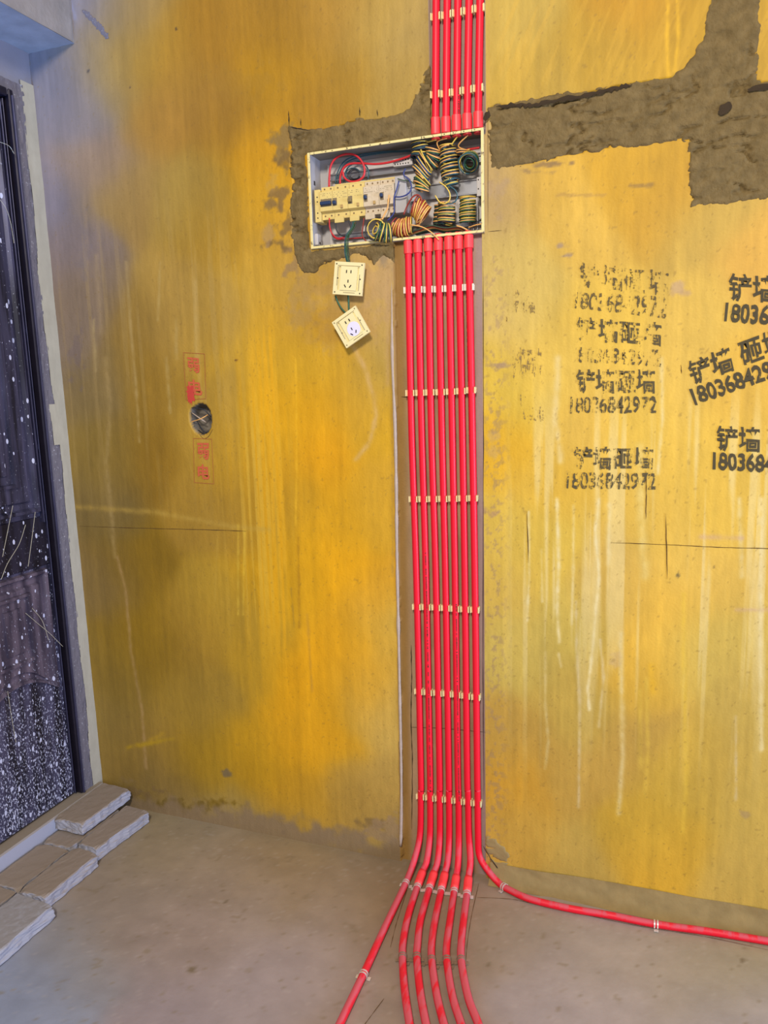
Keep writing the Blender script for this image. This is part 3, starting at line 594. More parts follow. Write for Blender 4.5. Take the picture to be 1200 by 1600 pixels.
for a, q in (('弱', [(292, 558), (311, 560), (313, 583), (294, 582)]), ('电', [(294, 592), (314, 594), (317, 618), (296, 617)]), ('弱', [(308, 692), (327, 692), (327, 718), (309, 718)]), ('电', [(309, 725), (327, 726), (328, 749), (310, 749)])):
    stamp('stamped_red_character', a, q, RI, .025, .002)
for fr in ([(287, 551), (320, 553), (322, 623), (291, 625)], [(302.5, 685), (331, 686), (334.5, 756), (304, 754)]):
    for k in range(4):
        ribbon('stamped_red_line', [fr[k], ((fr[k][0] + fr[(k + 1) % 4][0]) / 2, (fr[k][1] + fr[(k + 1) % 4][1]) / 2), fr[(k + 1) % 4]], .0007, RL, wall, taper=False, y=-.0014, depth=.0002)
V = []; n_ = 40; c_ = Y(298, 616)
V.append((c_[0], -.0018, c_[2]))
for k in range(n_):
    t = 2 * math.pi * k / n_; q = .7 + .5 * random.random(); V.append((c_[0] + .014 * q * math.cos(t), -.0016, c_[2] + .028 * q * math.sin(t)))
obj('red_paint_blot', V, [(0, 1 + k, 1 + (k + 1) % n_) for k in range(n_)], MT['red_blot'], wall)

# ---- floor
FLOOR_CTRL = [(250,1300,150,127,90),(300,1350,156,132,106),(400,1400,160,136,112),(300,1450,156,132,116),(200,1420,152,130,112),(450,1340,150,120,78),(600,1372,142,114,82),(520,1400,154,128,98),(100,1500,144,134,128),(50,1580,142,142,152),(0,1600,142,142,154),(250,1570,154,134,128),(400,1550,162,141,132),(500,1480,164,142,130),(600,1550,150,127,106),(700,1480,146,122,96),  # bottom-left blue-grey holds painted cool light as well as dust
 (800,1450,156,136,114),(950,1500,168,147,128),(1100,1500,168,147,127),(900,1580,172,152,142),(1150,1580,168,151,142),(830,1560,162,142,132),(770,1395,160,132,106),(180,1360,146,126,106),(700,1390,140,116,86),(1150,1475,160,140,104),(650,1600,150,126,106),(450,1500,164,142,132),(560,1560,158,134,118)]
def floor_fn(x, y): return np.stack([x, y, 0.002 * (fbm(x, y, 3, 3, 401, 3) - .5) + .0009 * (fbm(x, y, 22, 22, 405, 3) - .5)], 1)
def floor_col(V):
    x, y = V[:, 0], V[:, 1]; px, py = project(V * [1, 1, 0])
    bad = ((V - C) @ M[2]) < .3; px = np.where(bad, 600, px); py = np.where(bad, 1600, py)
    px = np.clip(px, 0, 1200); py = np.clip(py, 1230, 1600)
    c = field(px + (fbm(x, y, 6, 6, 411, 4) - .5) * 90, py + (fbm(x, y, 6, 6, 421, 4) - .5) * 60, FLOOR_CTRL, 50)
    c = c * (1 + .10 * (fbm(x, y, 10, 16, 431, 5) - .5))[:, None]
    def mix(c, col, m): return c * (1 - m[:, None]) + np.asarray(col, float) * m[:, None]
    c = mix(c, (128, 106, 76), sstep(.70, .80, fbm(x, y, 60, 60, 441, 5)) * .4)
    c = mix(c, (186, 166, 150), sstep(.70, .80, fbm(x + .3 * y, y, 120, 120, 451, 4)) * .25)
    for a, b, r in ((300, 1515, 9), (763, 1508, 7), (352, 1410, 6), (276, 1374, 4), (349, 1392, 4), (730, 1542, 4), (1160, 1500, 7)):
        q = Z(a, b); d = np.hypot((x - q[0]), (y - q[1])) / (r / 900); c = mix(c, (118, 98, 72), sstep(1.2, .7, d + (fbm(x, y, 90, 90, 3, 2) - .5)) * .75)
    return lin(np.clip(c * [1.06, 1.12, 1.18], 5, 250)) * ALB
floor = grid_mesh('floor', np.arange(-.02, 2.62, .008), np.arange(-2.3, .03, .008), floor_fn, MT['floor'], colors=floor_col)
floor['kind'] = 'structure'
def fl_ribbon(pts, w0):
    P = spline([Z(a, b, .0022) for a, b in pts], 8); V = []; Fc = []
    for i, p in enumerate(P):
        a = P[max(i - 1, 0)]; b = P[min(i + 1, len(P) - 1)]; d = b - a; n = np.array([-d[1], d[0], 0]); n /= np.linalg.norm(n)
        q = w0 * (.3 + random.random()); V += [p + n * q, p - n * q]
    for i in range(len(P) - 1): Fc.append((2 * i, 2 * i + 2, 2 * i + 3, 2 * i + 1))
    obj('crack', V, Fc, MT['scribe'], floor)
for a in ([(745, 1402), (800, 1405), (850, 1416), (1000, 1447), (1100, 1463), (1200, 1484)], [(748, 1380), (735, 1440), (728, 1500), (732, 1560), (745, 1600)], [(636, 1390), (620, 1440), (610, 1480)], [(600, 1560), (570, 1600)]):
    fl_ribbon(a, .0007)

# mortar fillet between wall and floor on the right
def fil(x, t):
    zt = .062 + .012 * (fbm(x, x * 0, 5, 1, 501, 3) - .5) - .01 * sstep(1.9, 1.3, x)
    yb = -.03 - .008 * (fbm(x, x * 0, 6, 1, 511, 3) - .5)
    y = yb * t ** 1.6; z = zt * (1 - t) ** 1.5
    n = .006 * (fbm(x, t, 18, 4, 521, 4) - .5)
    return np.stack([x, y - n - .0015, z + n * .6 + .001], 1)
flt = grid_mesh('trim_1', np.arange(1.285, 2.62, .005), np.linspace(0, 1, 14), fil, MT['fillet'], smooth=True)
flt['kind'] = 'structure'

# ---- left wall, beam, door (the wall leans out by a hair towards the top)
def lean(V):
    V = np.array(V, float); V[:, 0] -= .0076 * V[:, 2]; return V
mb = MB(); mb.box(-.12, -.012, -1.6, 0.03, 2.15, 2.56); mb.box(-.12, 0, -.03, .03, 0, 2.56); mb.box(-.12, 0, -1.6, -.03, 2.165, 2.56); mb.box(-.12, 0, -1.6, -1.06, 0, 2.165); mb.box(-.12, -.055, -1.06, -.03, 0, 2.165)
wl = obj('wall_left', lean(mb.V), mb.F, MT['leftwall']); wl['kind'] = 'structure'
def strip_fn(y, z):
    yy = y.copy(); x = .006 + .003 * (fbm(y, z, 30, 10, 601, 3) - .5)
    return lean(np.stack([x, yy, z], 1))
edge = lambda z: -.040 + .012 * (fbm(z, z * 0, 9, 1, 611, 3) - .5) - .022 * (z > 1.17) * (z < 1.29) - .010 * sstep(1.25, 1.5, z)
o_ = grid_mesh('skim_strip', np.arange(-.07, .001, .002), np.arange(.0, 2.18, .006), strip_fn, MT['strip'], parent=wl, keep=lambda y, z: y > edge(z)); o_['label'] = 'cream skim coat strip in the corner beside the door'
def rough_fn(y, z): return lean(np.stack([.001 + .007 * fbm(y, z, 70, 40, 621, 4), y, z], 1))
edge2 = lambda z: -.080 + .004 * (fbm(z, z * 0, 30, 1, 631, 3) - .5)
o_ = grid_mesh('mortar_strip', np.arange(-.10, -.02, .002), np.arange(.0, 2.17, .005), rough_fn, MT['roughgrey'], parent=wl, keep=lambda y, z: (y > edge2(z)) & (y < edge(z) + .004)); o_['label'] = 'rough grey mortar packed beside the door frame'
o_ = grid_mesh('mortar_strip', np.arange(-1.08, -.03, .006), np.arange(2.125, 2.17, .005), rough_fn, MT['roughgrey'], parent=wl)
# beam along the left wall
def bm_side(y, z): return np.stack([.146 + .004 * (fbm(y, z, 12, 12, 641, 4) - .5) + 0 * y, y, z], 1)
beam_mb = MB(); beam_mb.box(-.02, .1435, -1.6, .0, 2.262, 2.56)
bo = beam_mb.obj('trim_2', MT['beam']); bo['kind'] = 'structure'
grid_mesh('rough_coat', np.arange(-1.6, .0, .008), np.arange(2.262, 2.56, .006), bm_side, MT['beam'], parent=bo)

DOOR_Z0, DOOR_Z1 = .082, 2.125
def dobj(name, mb_, m, parent, smooth=False): return obj(name, lean(mb_.V), mb_.F, m, parent, smooth, origin=None)
door = thing('door_1', 'dark steel entrance door spattered with white paint', 'door', (0, -.55, 0)); del door['label']; del door['category']; door['kind'] = 'structure'
fr = MB(); fr.bbox(-.05, .008, -.096, -.080, DOOR_Z0, 2.14, .003); fr.bbox(-.05, .008, -1.06, -1.04, DOOR_Z0, 2.14, .003); fr.bbox(-.05, .008, -1.04, -.100, 2.118, 2.14, .003)
dobj('door_frame', fr, MT['frame'], door)
e = MB(); e.bbox(.006, .013, -.090, -.084, DOOR_Z0, 2.125, .0015); e.bbox(-.014, -.006, -.1065, -.1035, DOOR_Z0 + .005, 2.115, .0012)
dobj('frame_bead', e, MT['frame_edge'], door)
lf = MB(); lf.bbox(-.05, -.012, -1.038, -.104, DOOR_Z0 + .004, 2.116, .004)
leaf = dobj('door_leaf', lf, MT['door'], door)
def panel(y0, y1, z0, z1, d=.012, arch=0):
    pm = MB(); N = 14 if arch else 1
    def ring(ins, x, yy0, yy1):
        R = [(x, yy1 - ins, z1 - ins), (x, yy0 + ins, z1 - ins)]
        if arch:
            for k in range(N + 1):
                t = k / N; yv = yy0 + ins + (yy1 - yy0 - 2 * ins) * t; R.append((x, yv, z0 + ins + arch * (1 - (2 * t - 1) ** 2)))
        else: R += [(x, yy0 + ins, z0 + ins), (x, yy1 - ins, z0 + ins)]
        return R
    rings = [ring(0, -.013, y0, y1), ring(.004, -.013 + d, y0, y1), ring(.012, -.013 + d, y0, y1), ring(.018, -.013 + d * .3, y0, y1), ring(.034, -.013 + d * .3, y0, y1), ring(.040, -.013 + d * .9, y0, y1)]
    n = len(rings[0]); V = [p for r in rings for p in r]; Fc = []
    for a in range(len(rings) - 1):
        for k in range(n): k2 = (k + 1) % n; Fc.append((a * n + k, (a + 1) * n + k, (a + 1) * n + k2, a * n + k2))
    Fc.append(tuple((len(rings) - 1) * n + k for k in range(n - 1, -1, -1)))
    pm.add(V, Fc); return pm
for (a, b, c0, c1, ar) in ((-.42, -.128, .44, .815, .06), (-.42, -.128, .98, 2.06, 0), (-.80, -.47, .44, .815, .06), (-.80, -.47, .98, 2.06, 0)):
    dobj('door_panel', panel(a, b, c0, c1, .014, ar), MT['door_panel' if c1 < 1 else 'door'], door)
for (a, b, c0, c1) in ((-.345, -.205, .56, .765), (-.345, -.205, 1.06, 1.98)):
    dobj('door_panel', panel(a, b, c0, c1, .020, 0), MT['door_panel' if c1 < 1 else 'door'], door)
rl = MB(); rl.bbox(-.014, -.009, -1.03, -.108, .822, .968, .002)
dobj('door_rail', rl, MT['door_rail'], door)
for yy in (-.1215,):
    mm_ = MB(); mm_.bbox(-.014, .001, yy - .0018, yy + .0018, .95, 2.1, .001); dobj('door_moulding', mm_, MT['frame_edge'], door)
for pts in ([(0, 312), (9, 325), (16, 345), (22, 380)], [(0, 222), (14, 228), (22, 240)], [(40, 820), (30, 850), (12, 880), (2, 905)], [(55, 800), (50, 840), (44, 885)], [(20, 790), (12, 830), (4, 870)], [(40, 958), (60, 975), (78, 990), (98, 1010)], [(50, 950), (66, 970), (76, 1000)], [(12, 1080), (18, 1120), (25, 1160)]):
    V, Fc = tube(spline([X(a, b, .004) for a, b in pts], 6), .0007, 5); obj('paint_thread', V, Fc, MT['strip'], door)
# sill
sm = MB(); sm.bbox(-.06, .024, -1.06, -.012, 0.0, .080, .004); so = sm.obj('trim_3', MT['sill']); so['kind'] = 'structure'

# ================================================================== PAVERS
def paver(top, thick, ztop, label, m='paver', seed=1):
    """top: 4 corners (x,y) anticlockwise; rounded chipped slab"""
    bm = bmesh.new(); a = [bm.verts.new((x, y, ztop)) for x, y in top]; b = [bm.verts.new((x, y, ztop - thick)) for x, y in top]
    bm.faces.new(a); bm.faces.new(b[::-1])
    for i in range(4): bm.faces.new((a[i], b[i], b[(i + 1) % 4], a[(i + 1) % 4]))
    bmesh.ops.recalc_face_normals(bm, faces=bm.faces)
    bmesh.ops.bevel(bm, geom=list(bm.edges), offset=.0022, segments=1, affect='EDGES')
    bmesh.ops.subdivide_edges(bm, edges=[e for e in bm.edges if e.calc_length() > .02], cuts=11, use_grid_fill=True)
    bmesh.ops.triangulate(bm, faces=[f for f in bm.faces if len(f.verts) > 4])
    bm.normal_update(); r = random.Random(seed)
    from mathutils import noise
    cx = sum(p[0] for p in top) / 4; cy = sum(p[1] for p in top) / 4
    for v in bm.verts:
        n = noise.noise(v.co * 45 + Vector((seed, 0, 0))); n2 = noise.noise(v.co * 160 + Vector((0, seed, 0)))
        side = 1 - abs(v.normal.z)
        v.co += v.normal * (n * .003 + n2 * .0016) * (.3 + 1.7 * side)
        if v.co.z < ztop - thick + .0005: v.co.z = ztop - thick
        # chipped corner
        d = min((Vector((p[0], p[1], ztop)) - v.co).length for p in top)
        if d < .014 and noise.noise(Vector((seed * 3.1, v.co.x * 20, v.co.y * 20))) > -.1: v.co.z -= (.014 - d) * .5
    bm.verts.index_update(); V = [tuple(v.co) for v in bm.verts]; Fc = [[v.index for v in f.verts] for f in bm.faces]; bm.free()
    o = obj('paving_slab', V, Fc, MT[m]); tag(o, label, 'paving slab'); 
    return o
G1 = 'paving slabs'
paver([(.026, -.230), (.127, -.230), (.130, -.020), (.026, -.014)], .037, .0795, 'upper brown slab lying on the others beside the door, against the yellow wall', seed=1)
paver([(.137, -.262), (.196, -.268), (.225, -.235), (.226, -.054), (.136, -.050)][0:0] or [(.136, -.262), (.207, -.270), (.226, -.056), (.136, -.050)], .039, .0405, 'long slab flat on the floor nearest the yellow wall, pale broken side', seed=2)
paver([(.141, -.484), (.227, -.484), (.229, -.288), (.142, -.276)], .039, .0405, 'slab with rough top in the middle of the front row on the floor', seed=3)
paver([(.029, -.478), (.133, -.478), (.134, -.292), (.030, -.292)], .036, .0375, 'dark brown slab set against the door sill behind the front row', seed=4)
paver([(.029, -.285), (.129, -.285), (.130, -.075), (.029, -.075)], .036, .0375, 'mostly hidden slab beneath the raised brown slab', seed=5)
paver([(.146, -.700), (.272, -.704), (.270, -.500), (.146, -.492)], .039, .0405, 'pale grey slab at the left edge nearest the camera', 'paver_pale', seed=6)
paver([(.030, -.690), (.135, -.690), (.135, -.484), (.030, -.484)], .036, .0375, 'slab corner at the left edge behind the pale grey slab', 'paver', seed=7)

# ================================================================== CONDUITS
R = .0087
def conduit(label, pts, r=R, n=14, sub=7, group=None):
    t = thing('conduit_pipe', label, 'conduit', tuple(np.array(pts[0]) * [1, 1, 0] + [0, 0, min(p[2] for p in pts)]), group)
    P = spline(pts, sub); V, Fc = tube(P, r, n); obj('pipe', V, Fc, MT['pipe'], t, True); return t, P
def sleeve(parent, a, b, r=.0108, m='coupling', name='coupling'):
    a = np.array(a, float); b = np.array(b, float); L = b - a
    P = [a, a + L * .03, a + L * .97, b]; V, Fc = tube(P, [r * .93, r, r, r * .93], 16); return obj(name, V, Fc, MT[m], parent)
def collar(parent, c, z, r=.0135):
    V, Fc = tube([(c[0], c[1], z - .0015), (c[0], c[1], z + .0015)], r, 16); return obj('lock_nut', V, Fc, MT['coupling'], parent)
def prints(parent, P, i0, i1, ang=-.9, r=R):
    """tiny illegible factory print along a pipe: short dashes lying on its surface"""
    mb_ = MB(); L = 0
    for i in range(i0, i1):
        a, b = np.array(P[i]), np.array(P[i + 1]); d = b - a; ln = np.linalg.norm(d); d /= ln; s = 0
        side = np.cross(d, [0, 1, 0]); side /= np.linalg.norm(side); fr_ = np.cross(side, d); fr_ = fr_ if fr_[1] < 0 else -fr_
        n = fr_ * math.cos(ang) + side * math.sin(ang) * (1 if side[0] > 0 else -1); tng = np.cross(d, n)
        while s < ln:
            w_ = random.uniform(.0014, .003)
            if random.random() > .12:
                h = random.uniform(.0011, .0018); c = a + d * s + n * (r + .00025)
                mb_.add([c - tng * h, c + tng * h, c + tng * h + d * w_, c - tng * h + d * w_], [(0, 1, 2, 3)])
            s += w_ + random.uniform(.0009, .002) + (.008 if random.random() < .06 else 0)
    if mb_.V: mb_.obj('printed_lettering', MT['crack'], parent)

def at_pz(P, py):     # point of a conduit path at a picture height
    A = np.array(P); px, pyy = project(A)
    for i in range(len(A) - 1):
        if (pyy[i] - py) * (pyy[i + 1] - py) <= 0:
            k = (py - pyy[i]) / (pyy[i + 1] - pyy[i] + 1e-9); return A[i] * (1 - k) + A[i + 1] * k
    return A[0]
ORD = ['leftmost', 'second', 'third', 'fourth', 'fifth', 'sixth', 'seventh and rightmost']
low_px = [[(638.1, 398), (642.9, 660), (650.6, 900), (657.5, 1200), (657.5, 1240), (656.3, 1304)],
          [(653.2, 397), (658.6, 660), (665.6, 900), (671.8, 1200), (672, 1240), (671.9, 1304)],
          [(669.5, 394), (673.8, 660), (681, 900), (686.8, 1200), (686.9, 1240), (687.3, 1304)],
          [(685.4, 392), (690.2, 660), (696, 900), (701.2, 1200), (701.5, 1240), (702, 1304)],
          [(701.5, 391), (706.4, 660), (711, 900), (715.2, 1200), (716.3, 1240), (717, 1304)],
          [(716.9, 390), (722.2, 660), (726.3, 900), (729.9, 1200), (731.3, 1240), (732.7, 1304)],
          [(732.5, 388), (737.7, 660), (741.9, 900), (745.6, 1200), (746.3, 1240), (747, 1304)]]
bend = [[(647, 1345), (634, 1380)], [(667, 1345), (660, 1363), (652, 1386)], [(684, 1345), (678, 1365), (671, 1388)], [(700, 1342), (695, 1366), (689.5, 1391)], [(716, 1345), (713, 1370), (709.5, 1393)], [(735, 1345), (732, 1372), (729.5, 1397)], [(749.5, 1338), (764.6, 1363), (781, 1381)]]
ground = [[(601, 1450), (567.5, 1523), (531, 1600), (500, 1665)], [(638, 1430), (630, 1470), (629, 1500), (632, 1545), (640, 1600), (652, 1665)], [(657, 1438), (652.5, 1475), (651.5, 1500), (656.5, 1550), (666, 1602), (680, 1665)],
          [(680, 1436), (675, 1470), (674.5, 1500), (682, 1553), (694, 1602), (712, 1665)], [(702.5, 1442), (698.5, 1472), (698, 1500), (706.5, 1555), (721, 1602), (741, 1665)], [(724, 1440), (721, 1470), (720.5, 1500), (731, 1557), (748, 1602), (770, 1665)],
          [(795, 1390), (829, 1405), (890, 1419.5), (950, 1429.5), (1025, 1444), (1104, 1455), (1200, 1470.5), (1290, 1484)]]
nut_x = []
low_paths = []
for i in range(7):
    pts = []
    a = Y(low_px[i][0][0], 372, .001); pts.append((Y(*low_px[i][0], .001)[0], .001, BZ0 - .001)) 
    pts += [Y(p[0], p[1], .001) for p in low_px[i]]
    for j, p in enumerate(bend[i]):
        gz = Z(p[0], p[1], .0105)
        if j == len(bend[i]) - 1: pts.append(gz)
        else:
            RB = .105 if i < 6 else .06; lo, hi = -RB, 0.0
            for _ in range(30):
                md = (lo + hi) / 2; q = Y(p[0], p[1], md); g_ = (md + RB) ** 2 + (q[2] - .0105 - RB) ** 2 - RB * RB
                if g_ > 0 and q[2] < .0105 + RB: hi = md
                else: lo = md
            q = Y(p[0], p[1], (lo + hi) / 2); q[2] = max(q[2], .0105); pts.append(q)
    for p in ground[i]: pts.append(Z(p[0], p[1], .0105))
    where = ['bending left across the floor at bottom', 'curving onto the floor, next to the outlying left one', 'curving onto the floor', 'middle of the seven', 'curving onto the floor', 'nearest the last one, curving onto the floor', 'turning right along the wall foot'][i]
    t, P = conduit('%s red conduit below the box, %s' % (ORD[i], where), pts, group='red conduits below the box')
    low_paths.append(P)
    # adapter under the box
    x_ = pts[0][0]; zb = Y(low_px[i][0][0], [397, 395.5, 393.5, 392, 391, 390, 388][i], .001)[2]
    sleeve(t, (x_, .001, BZ0 - .0015), (Y(low_px[i][0][0], 395, .001)[0], .001, zb), .0112)
    if 0 < i < 6:     # coral coupling at the foot
        j0 = len(pts) - len(ground[i]) - len(bend[i]) + 1
        A_ = np.array(P); _, pyy_ = project(A_); yA = bend[i][1][1] - 2; yB = bend[i][2][1] - 3; cen = [at_pz(P, v) for v in np.linspace(yA, yB, 6)]
        V, Fc = tube(cen, [.0104] + [.0113] * 4 + [.0104], 16); obj('coupling', V, Fc, MT['coupling'], t, True)
    if i == 1: prints(t, P, 20, 34, .35)
    if i == 4: prints(t, P, 22, 36, .5)
    if i == 6: prints(t, P, 8, 15, -1.0)
up_px = [((680.6, 190), (681.5, 0)), ((697, 189), (698.8, 0)), ((713.3, 187), (715.5, 0)), ((730, 185), (733, 0)), ((747.2, 183), (750.2, 0))]
for i, (a, b) in enumerate(up_px):
    A = Y(*a, .002); B = Y(b[0] + (b[0] - a[0]) * .6, -110, .002); mid = (A + B) / 2
    t, P = conduit('%s red conduit rising from the top of the box' % ['leftmost', 'second', 'middle', 'fourth', 'rightmost'][i], [(A[0], .002, BZ1 + .001), A, (A + mid) / 2, mid, (mid + B) / 2, B], group='red conduits above the box')
    zc = Y(a[0], [184, 183, 180, 178, 175][i], .002)[2]
    sleeve(t, (A[0], .002, BZ1 + .0015), (A[0], .002, zc), .0112); 
    collar(t, (A[0] - .001, .006), BZ1 - .006, .0105)
    if i == 2: prints(t, P, 2, 12, .8)
    nut_x.append(A[0])

# ---- rows of saddle clips
def clip_geo(c, d, side, fwd, r=R):
    """U clip hugging a pipe at c, axis d; open towards fwd"""
    mb_ = MB(); c = np.array(c); L = .0075; Wd = .0016; n = 12; prof = []
    for k in range(n + 1):
        a = math.radians(-128 + 256 * k / n); prof.append((math.sin(a), -math.cos(a)))
    prof = [(s, f) for s, f in prof]
    V = []; Fc = []
    def pt(s, f, rr, l): return c + side * s * rr + fwd * f * rr + d * l
    for (s, f) in prof:
        for rr in (r + .0002, r + Wd):
            for l in (-L, L): V.append(pt(s, f, rr, l))
    for k in range(len(prof) - 1):
        b = 4 * k; e_ = 4 * (k + 1)
        Fc += [(b, e_, e_ + 1, b + 1), (b + 2, b + 3, e_ + 3, e_ + 2), (b, b + 2, e_ + 2, e_), (b + 1, e_ + 1, e_ + 3, b + 3)]
    Fc += [(0, 1, 3, 2), tuple(4 * (len(prof) - 1) + q for q in (0, 2, 3, 1))]
    mb_.add(V, Fc)
    # flared lips and outer ears, visible beside the pipe
    for s in (-1, 1):
        mb_.frame_box(c + side * s * (r + .0008), side * s, fwd, d, 0, .0017, -.001, .0085, -L, L)
    mb_.frame_box(c - fwd * (r + .001), side, fwd, d, -.0105, .0105, -.0008, .0008, -L * .8, L * .8)
    return mb_
def clip_row(label, centres, m, group, yc=.001):
    c0_ = centres[0]; t = thing('pipe_clip_row', label, 'pipe clip', tuple(c0_), group)
    for i, c in enumerate(centres):
        mb_ = clip_geo(c, np.array([0, 0, 1.]), np.array([1., 0, 0]), np.array([0, -1., 0])); mb_.obj('clip', MT[m], t)
rows = [([453.5, 453, 452.6, 452, 451, 450, 449], 'clip_white', 'row of white clips on the seven conduits, first row below the box'),
        ([614, 613.6, 613, 612.6, 611.8, 611, 609.5], 'clip', 'row of cream clips on the seven conduits, second row below the box'),
        ([779.5, 779.4, 779.2, 779, 778.6, 778.3, 778], 'clip', 'row of cream clips on the seven conduits, third row down at mid height'),
        ([947.6, 948, 948.6, 949.4, 950.6, 951.4, 952.2], 'clip', 'row of cream clips on the seven conduits, fourth row down'),
        ([1079.5, 1081, 1082, 1083, 1084.5, 1086.5, 1088.5], 'clip', 'row of cream clips on the seven conduits, fifth row down'),
        ([1243.5, 1245.5, 1247, 1248.6, 1250.4, 1252.2, 1254.4], 'clip', 'row of cream clips on the seven conduits, lowest row just above the bend')]
for ys, m_, lb in rows:
    clip_row(lb, [at_pz(low_paths[i], ys[i]) for i in range(7)], m_, 'clip rows below the box')
for ys, lb in (([27, 24.5, 21, 17.5, 14], 'row of cream clips across the five upper conduits, near the top of the picture'), ([148.5, 147, 144.5, 141.5, 138.5], 'row of cream clips across the five upper conduits, just above the box')):
    clip_row(lb, [Y(up_px[i][0][0] + (up_px[i][1][0] - up_px[i][0][0]) * (1 - ys[i] / 187), ys[i], .002) for i in range(5)], 'clip', 'clip rows above the box')

# ---- metal straps on the floor run
def band(c, d, r, w_):
    c = np.array(c); d = np.array(d) / np.linalg.norm(d); V = []; Fc = []
    u = np.cross(d, [0, 0, 1.]); u /= np.linalg.norm(u); v = np.array([0, 0, 1.]) - d * d[2]; n = 16
    for k in range(n + 1):
        a = math.radians(-30 + 240 * k / n)
        for rr in (r, r + .0012):
            for l in (-w_, w_): V.append(c + rr * (math.cos(a) * u + math.sin(a) * v) + d * l)
    for k in range(n):
        b = 4 * k; e_ = b + 4; Fc += [(b, e_, e_ + 1, b + 1), (b + 2, b + 3, e_ + 3, e_ + 2), (b, b + 2, e_ + 2, e_), (b + 1, e_ + 1, e_ + 3, b + 3)]
    Fc += [(0, 1, 3, 2), tuple(4 * n + q for q in (0, 2, 3, 1))]
    return V, Fc
def strap(t, c, d, m, r=R):
    d = np.array(d) / np.linalg.norm(d); mb_ = MB()
    for s in (-.0036, .0036): mb_.add(*band(np.array(c) + d * s, d, r + .0002, .0016))
    u = np.cross(d, [0, 0, 1.]); u /= np.linalg.norm(u)
    for s in (-1, 1): mb_.frame_box(np.array([c[0], c[1], .003]) + u * s * (r + .004), u, np.array([0, 0, 1.]), d, -.004, .004, -.0008, .0008, -.005, .005)
    mb_.obj('strap', MT[m], t)
def path_at(P, px_, py_):
    A = np.array(P); a, b = project(A); i = int(np.argmin(np.hypot(a - px_, b - py_))); i = min(max(i, 1), len(A) - 2); return A[i], A[i + 1] - A[i - 1]
rowA = [(632, 1382), (652, 1386), (671, 1389), (690, 1392), (709.5, 1394), (729.5, 1397)]
cc = [path_at(low_paths[i], *p) for i, p in enumerate(rowA)]
t = thing('pipe_strap_row', 'row of silver double straps holding six conduits just below their bend', 'pipe strap', tuple(cc[0][0] * [1, 1, 0]), 'pipe straps on the floor')
for c_, d_ in cc: strap(t, c_, d_, 'metal')
rowB = [(629, 1497), (651.5, 1497.5), (674.5, 1498), (698, 1498), (720.5, 1498)]
cc = [path_at(low_paths[i + 1], *p) for i, p in enumerate(rowB)]
t = thing('pipe_strap_row', 'row of cement-stained straps across five conduits on the floor', 'pipe strap', tuple(cc[0][0] * [1, 1, 0]), 'pipe straps on the floor')
for c_, d_ in cc: strap(t, c_, d_, 'metal_dirty')
for k in range(4):
    a = cc[k][0]; b = cc[k + 1][0]; link = MB(); link.box(a[0] + .0125, b[0] - .0125, a[1] - .012, a[1] - .004, .001, .003); link.obj('base_plate', MT['metal_dirty'], t)
for (pp, i, lb) in (((567.5, 1523), 0, 'single silver strap on the conduit slanting off to the lower left'), ((788, 1386), 6, 'small silver strap on the right conduit next to the bend'), ((1025, 1444), 6, 'silver strap on the conduit running right along the wall foot')):
    c_, d_ = path_at(low_paths[i], *pp); t = thing('pipe_strap', lb, 'pipe strap', tuple(c_ * [1, 1, 0]), 'pipe straps on the floor'); strap(t, c_, d_, 'metal', R + .0004)

# ================================================================== DISTRIBUTION BOX
BD = .062; FY = -.006; th = .0016
box = thing('distribution_box', 'open cream steel distribution box recessed in the wall, packed with wiring', 'distribution box', (BX0 + .22, .03, BZ0))
m_ = MB(); m_.box(BX0, BX1, BD, BD + th, BZ0, BZ1); m_.obj('back_panel', MT['box_in'], box)
m_ = MB(); m_.box(BX0, BX0 + th, FY, BD, BZ0, BZ1); m_.obj('left_side', MT['box_in'], box)
m_ = MB(); m_.box(BX1 - th, BX1, FY, BD, BZ0, BZ1); m_.obj('right_side', MT['box_in'], box)
m_ = MB(); m_.box(BX0 + th, BX1 - th, FY, BD, BZ1 - th, BZ1); m_.obj('top_side', MT['box_top'], box)
m_ = MB(); m_.box(BX0 + th, BX1 - th, FY, BD, BZ0, BZ0 + th); m_.obj('bottom_side', MT['box_in'], box)
lp = .0058
m_ = MB(); m_.bbox(BX0 - .001, BX0 + lp, FY - .0016, FY, BZ0, BZ1, .0006); m_.obj('left_lip', MT['box_lip'], box)
m_ = MB(); m_.bbox(BX1 - lp, BX1 + .001, FY - .0016, FY, BZ0, BZ1, .0006); m_.obj('right_lip', MT['box_lip'], box)
m_ = MB(); m_.bbox(BX0 - .001, BX1 - lp, FY - .0018, FY - .0002, BZ0, BZ0 + lp, .0006); m_.obj('bottom_lip', MT['box_lip'], box)
m_ = MB(); x_ = BX0 + lp; segs = [BX0 + lp, 1.13, nut_x[0] + .016, nut_x[1] + .012, nut_x[2] + .012, nut_x[3] + .012, BX1 - lp]
for a, b in zip(segs[:-1], segs[1:]): m_.bbox(a + .0012, b, FY - .0018, FY - .0002, BZ1 - lp, BZ1, .0005)
m_.obj('top_lip', MT['box_lip'], box)
m_ = MB()
for a, b in zip(segs[1:-1], segs[2:]): m_.box(a + .006, a + .009, FY - .0026, FY - .0016, BZ1 - .0036, BZ1 - .002)
for a in (.90, .94, 1.0, 1.05): m_.box(a, a + .003, FY - .0026, FY - .0016, BZ1 - .0038, BZ1 - .0024)
m_.obj('lip_hole', MT['hole'], box)
for (a, b) in ((501, 273), (492, 378), (494, 368)):
    q = X(a, b, BX0 + th); 
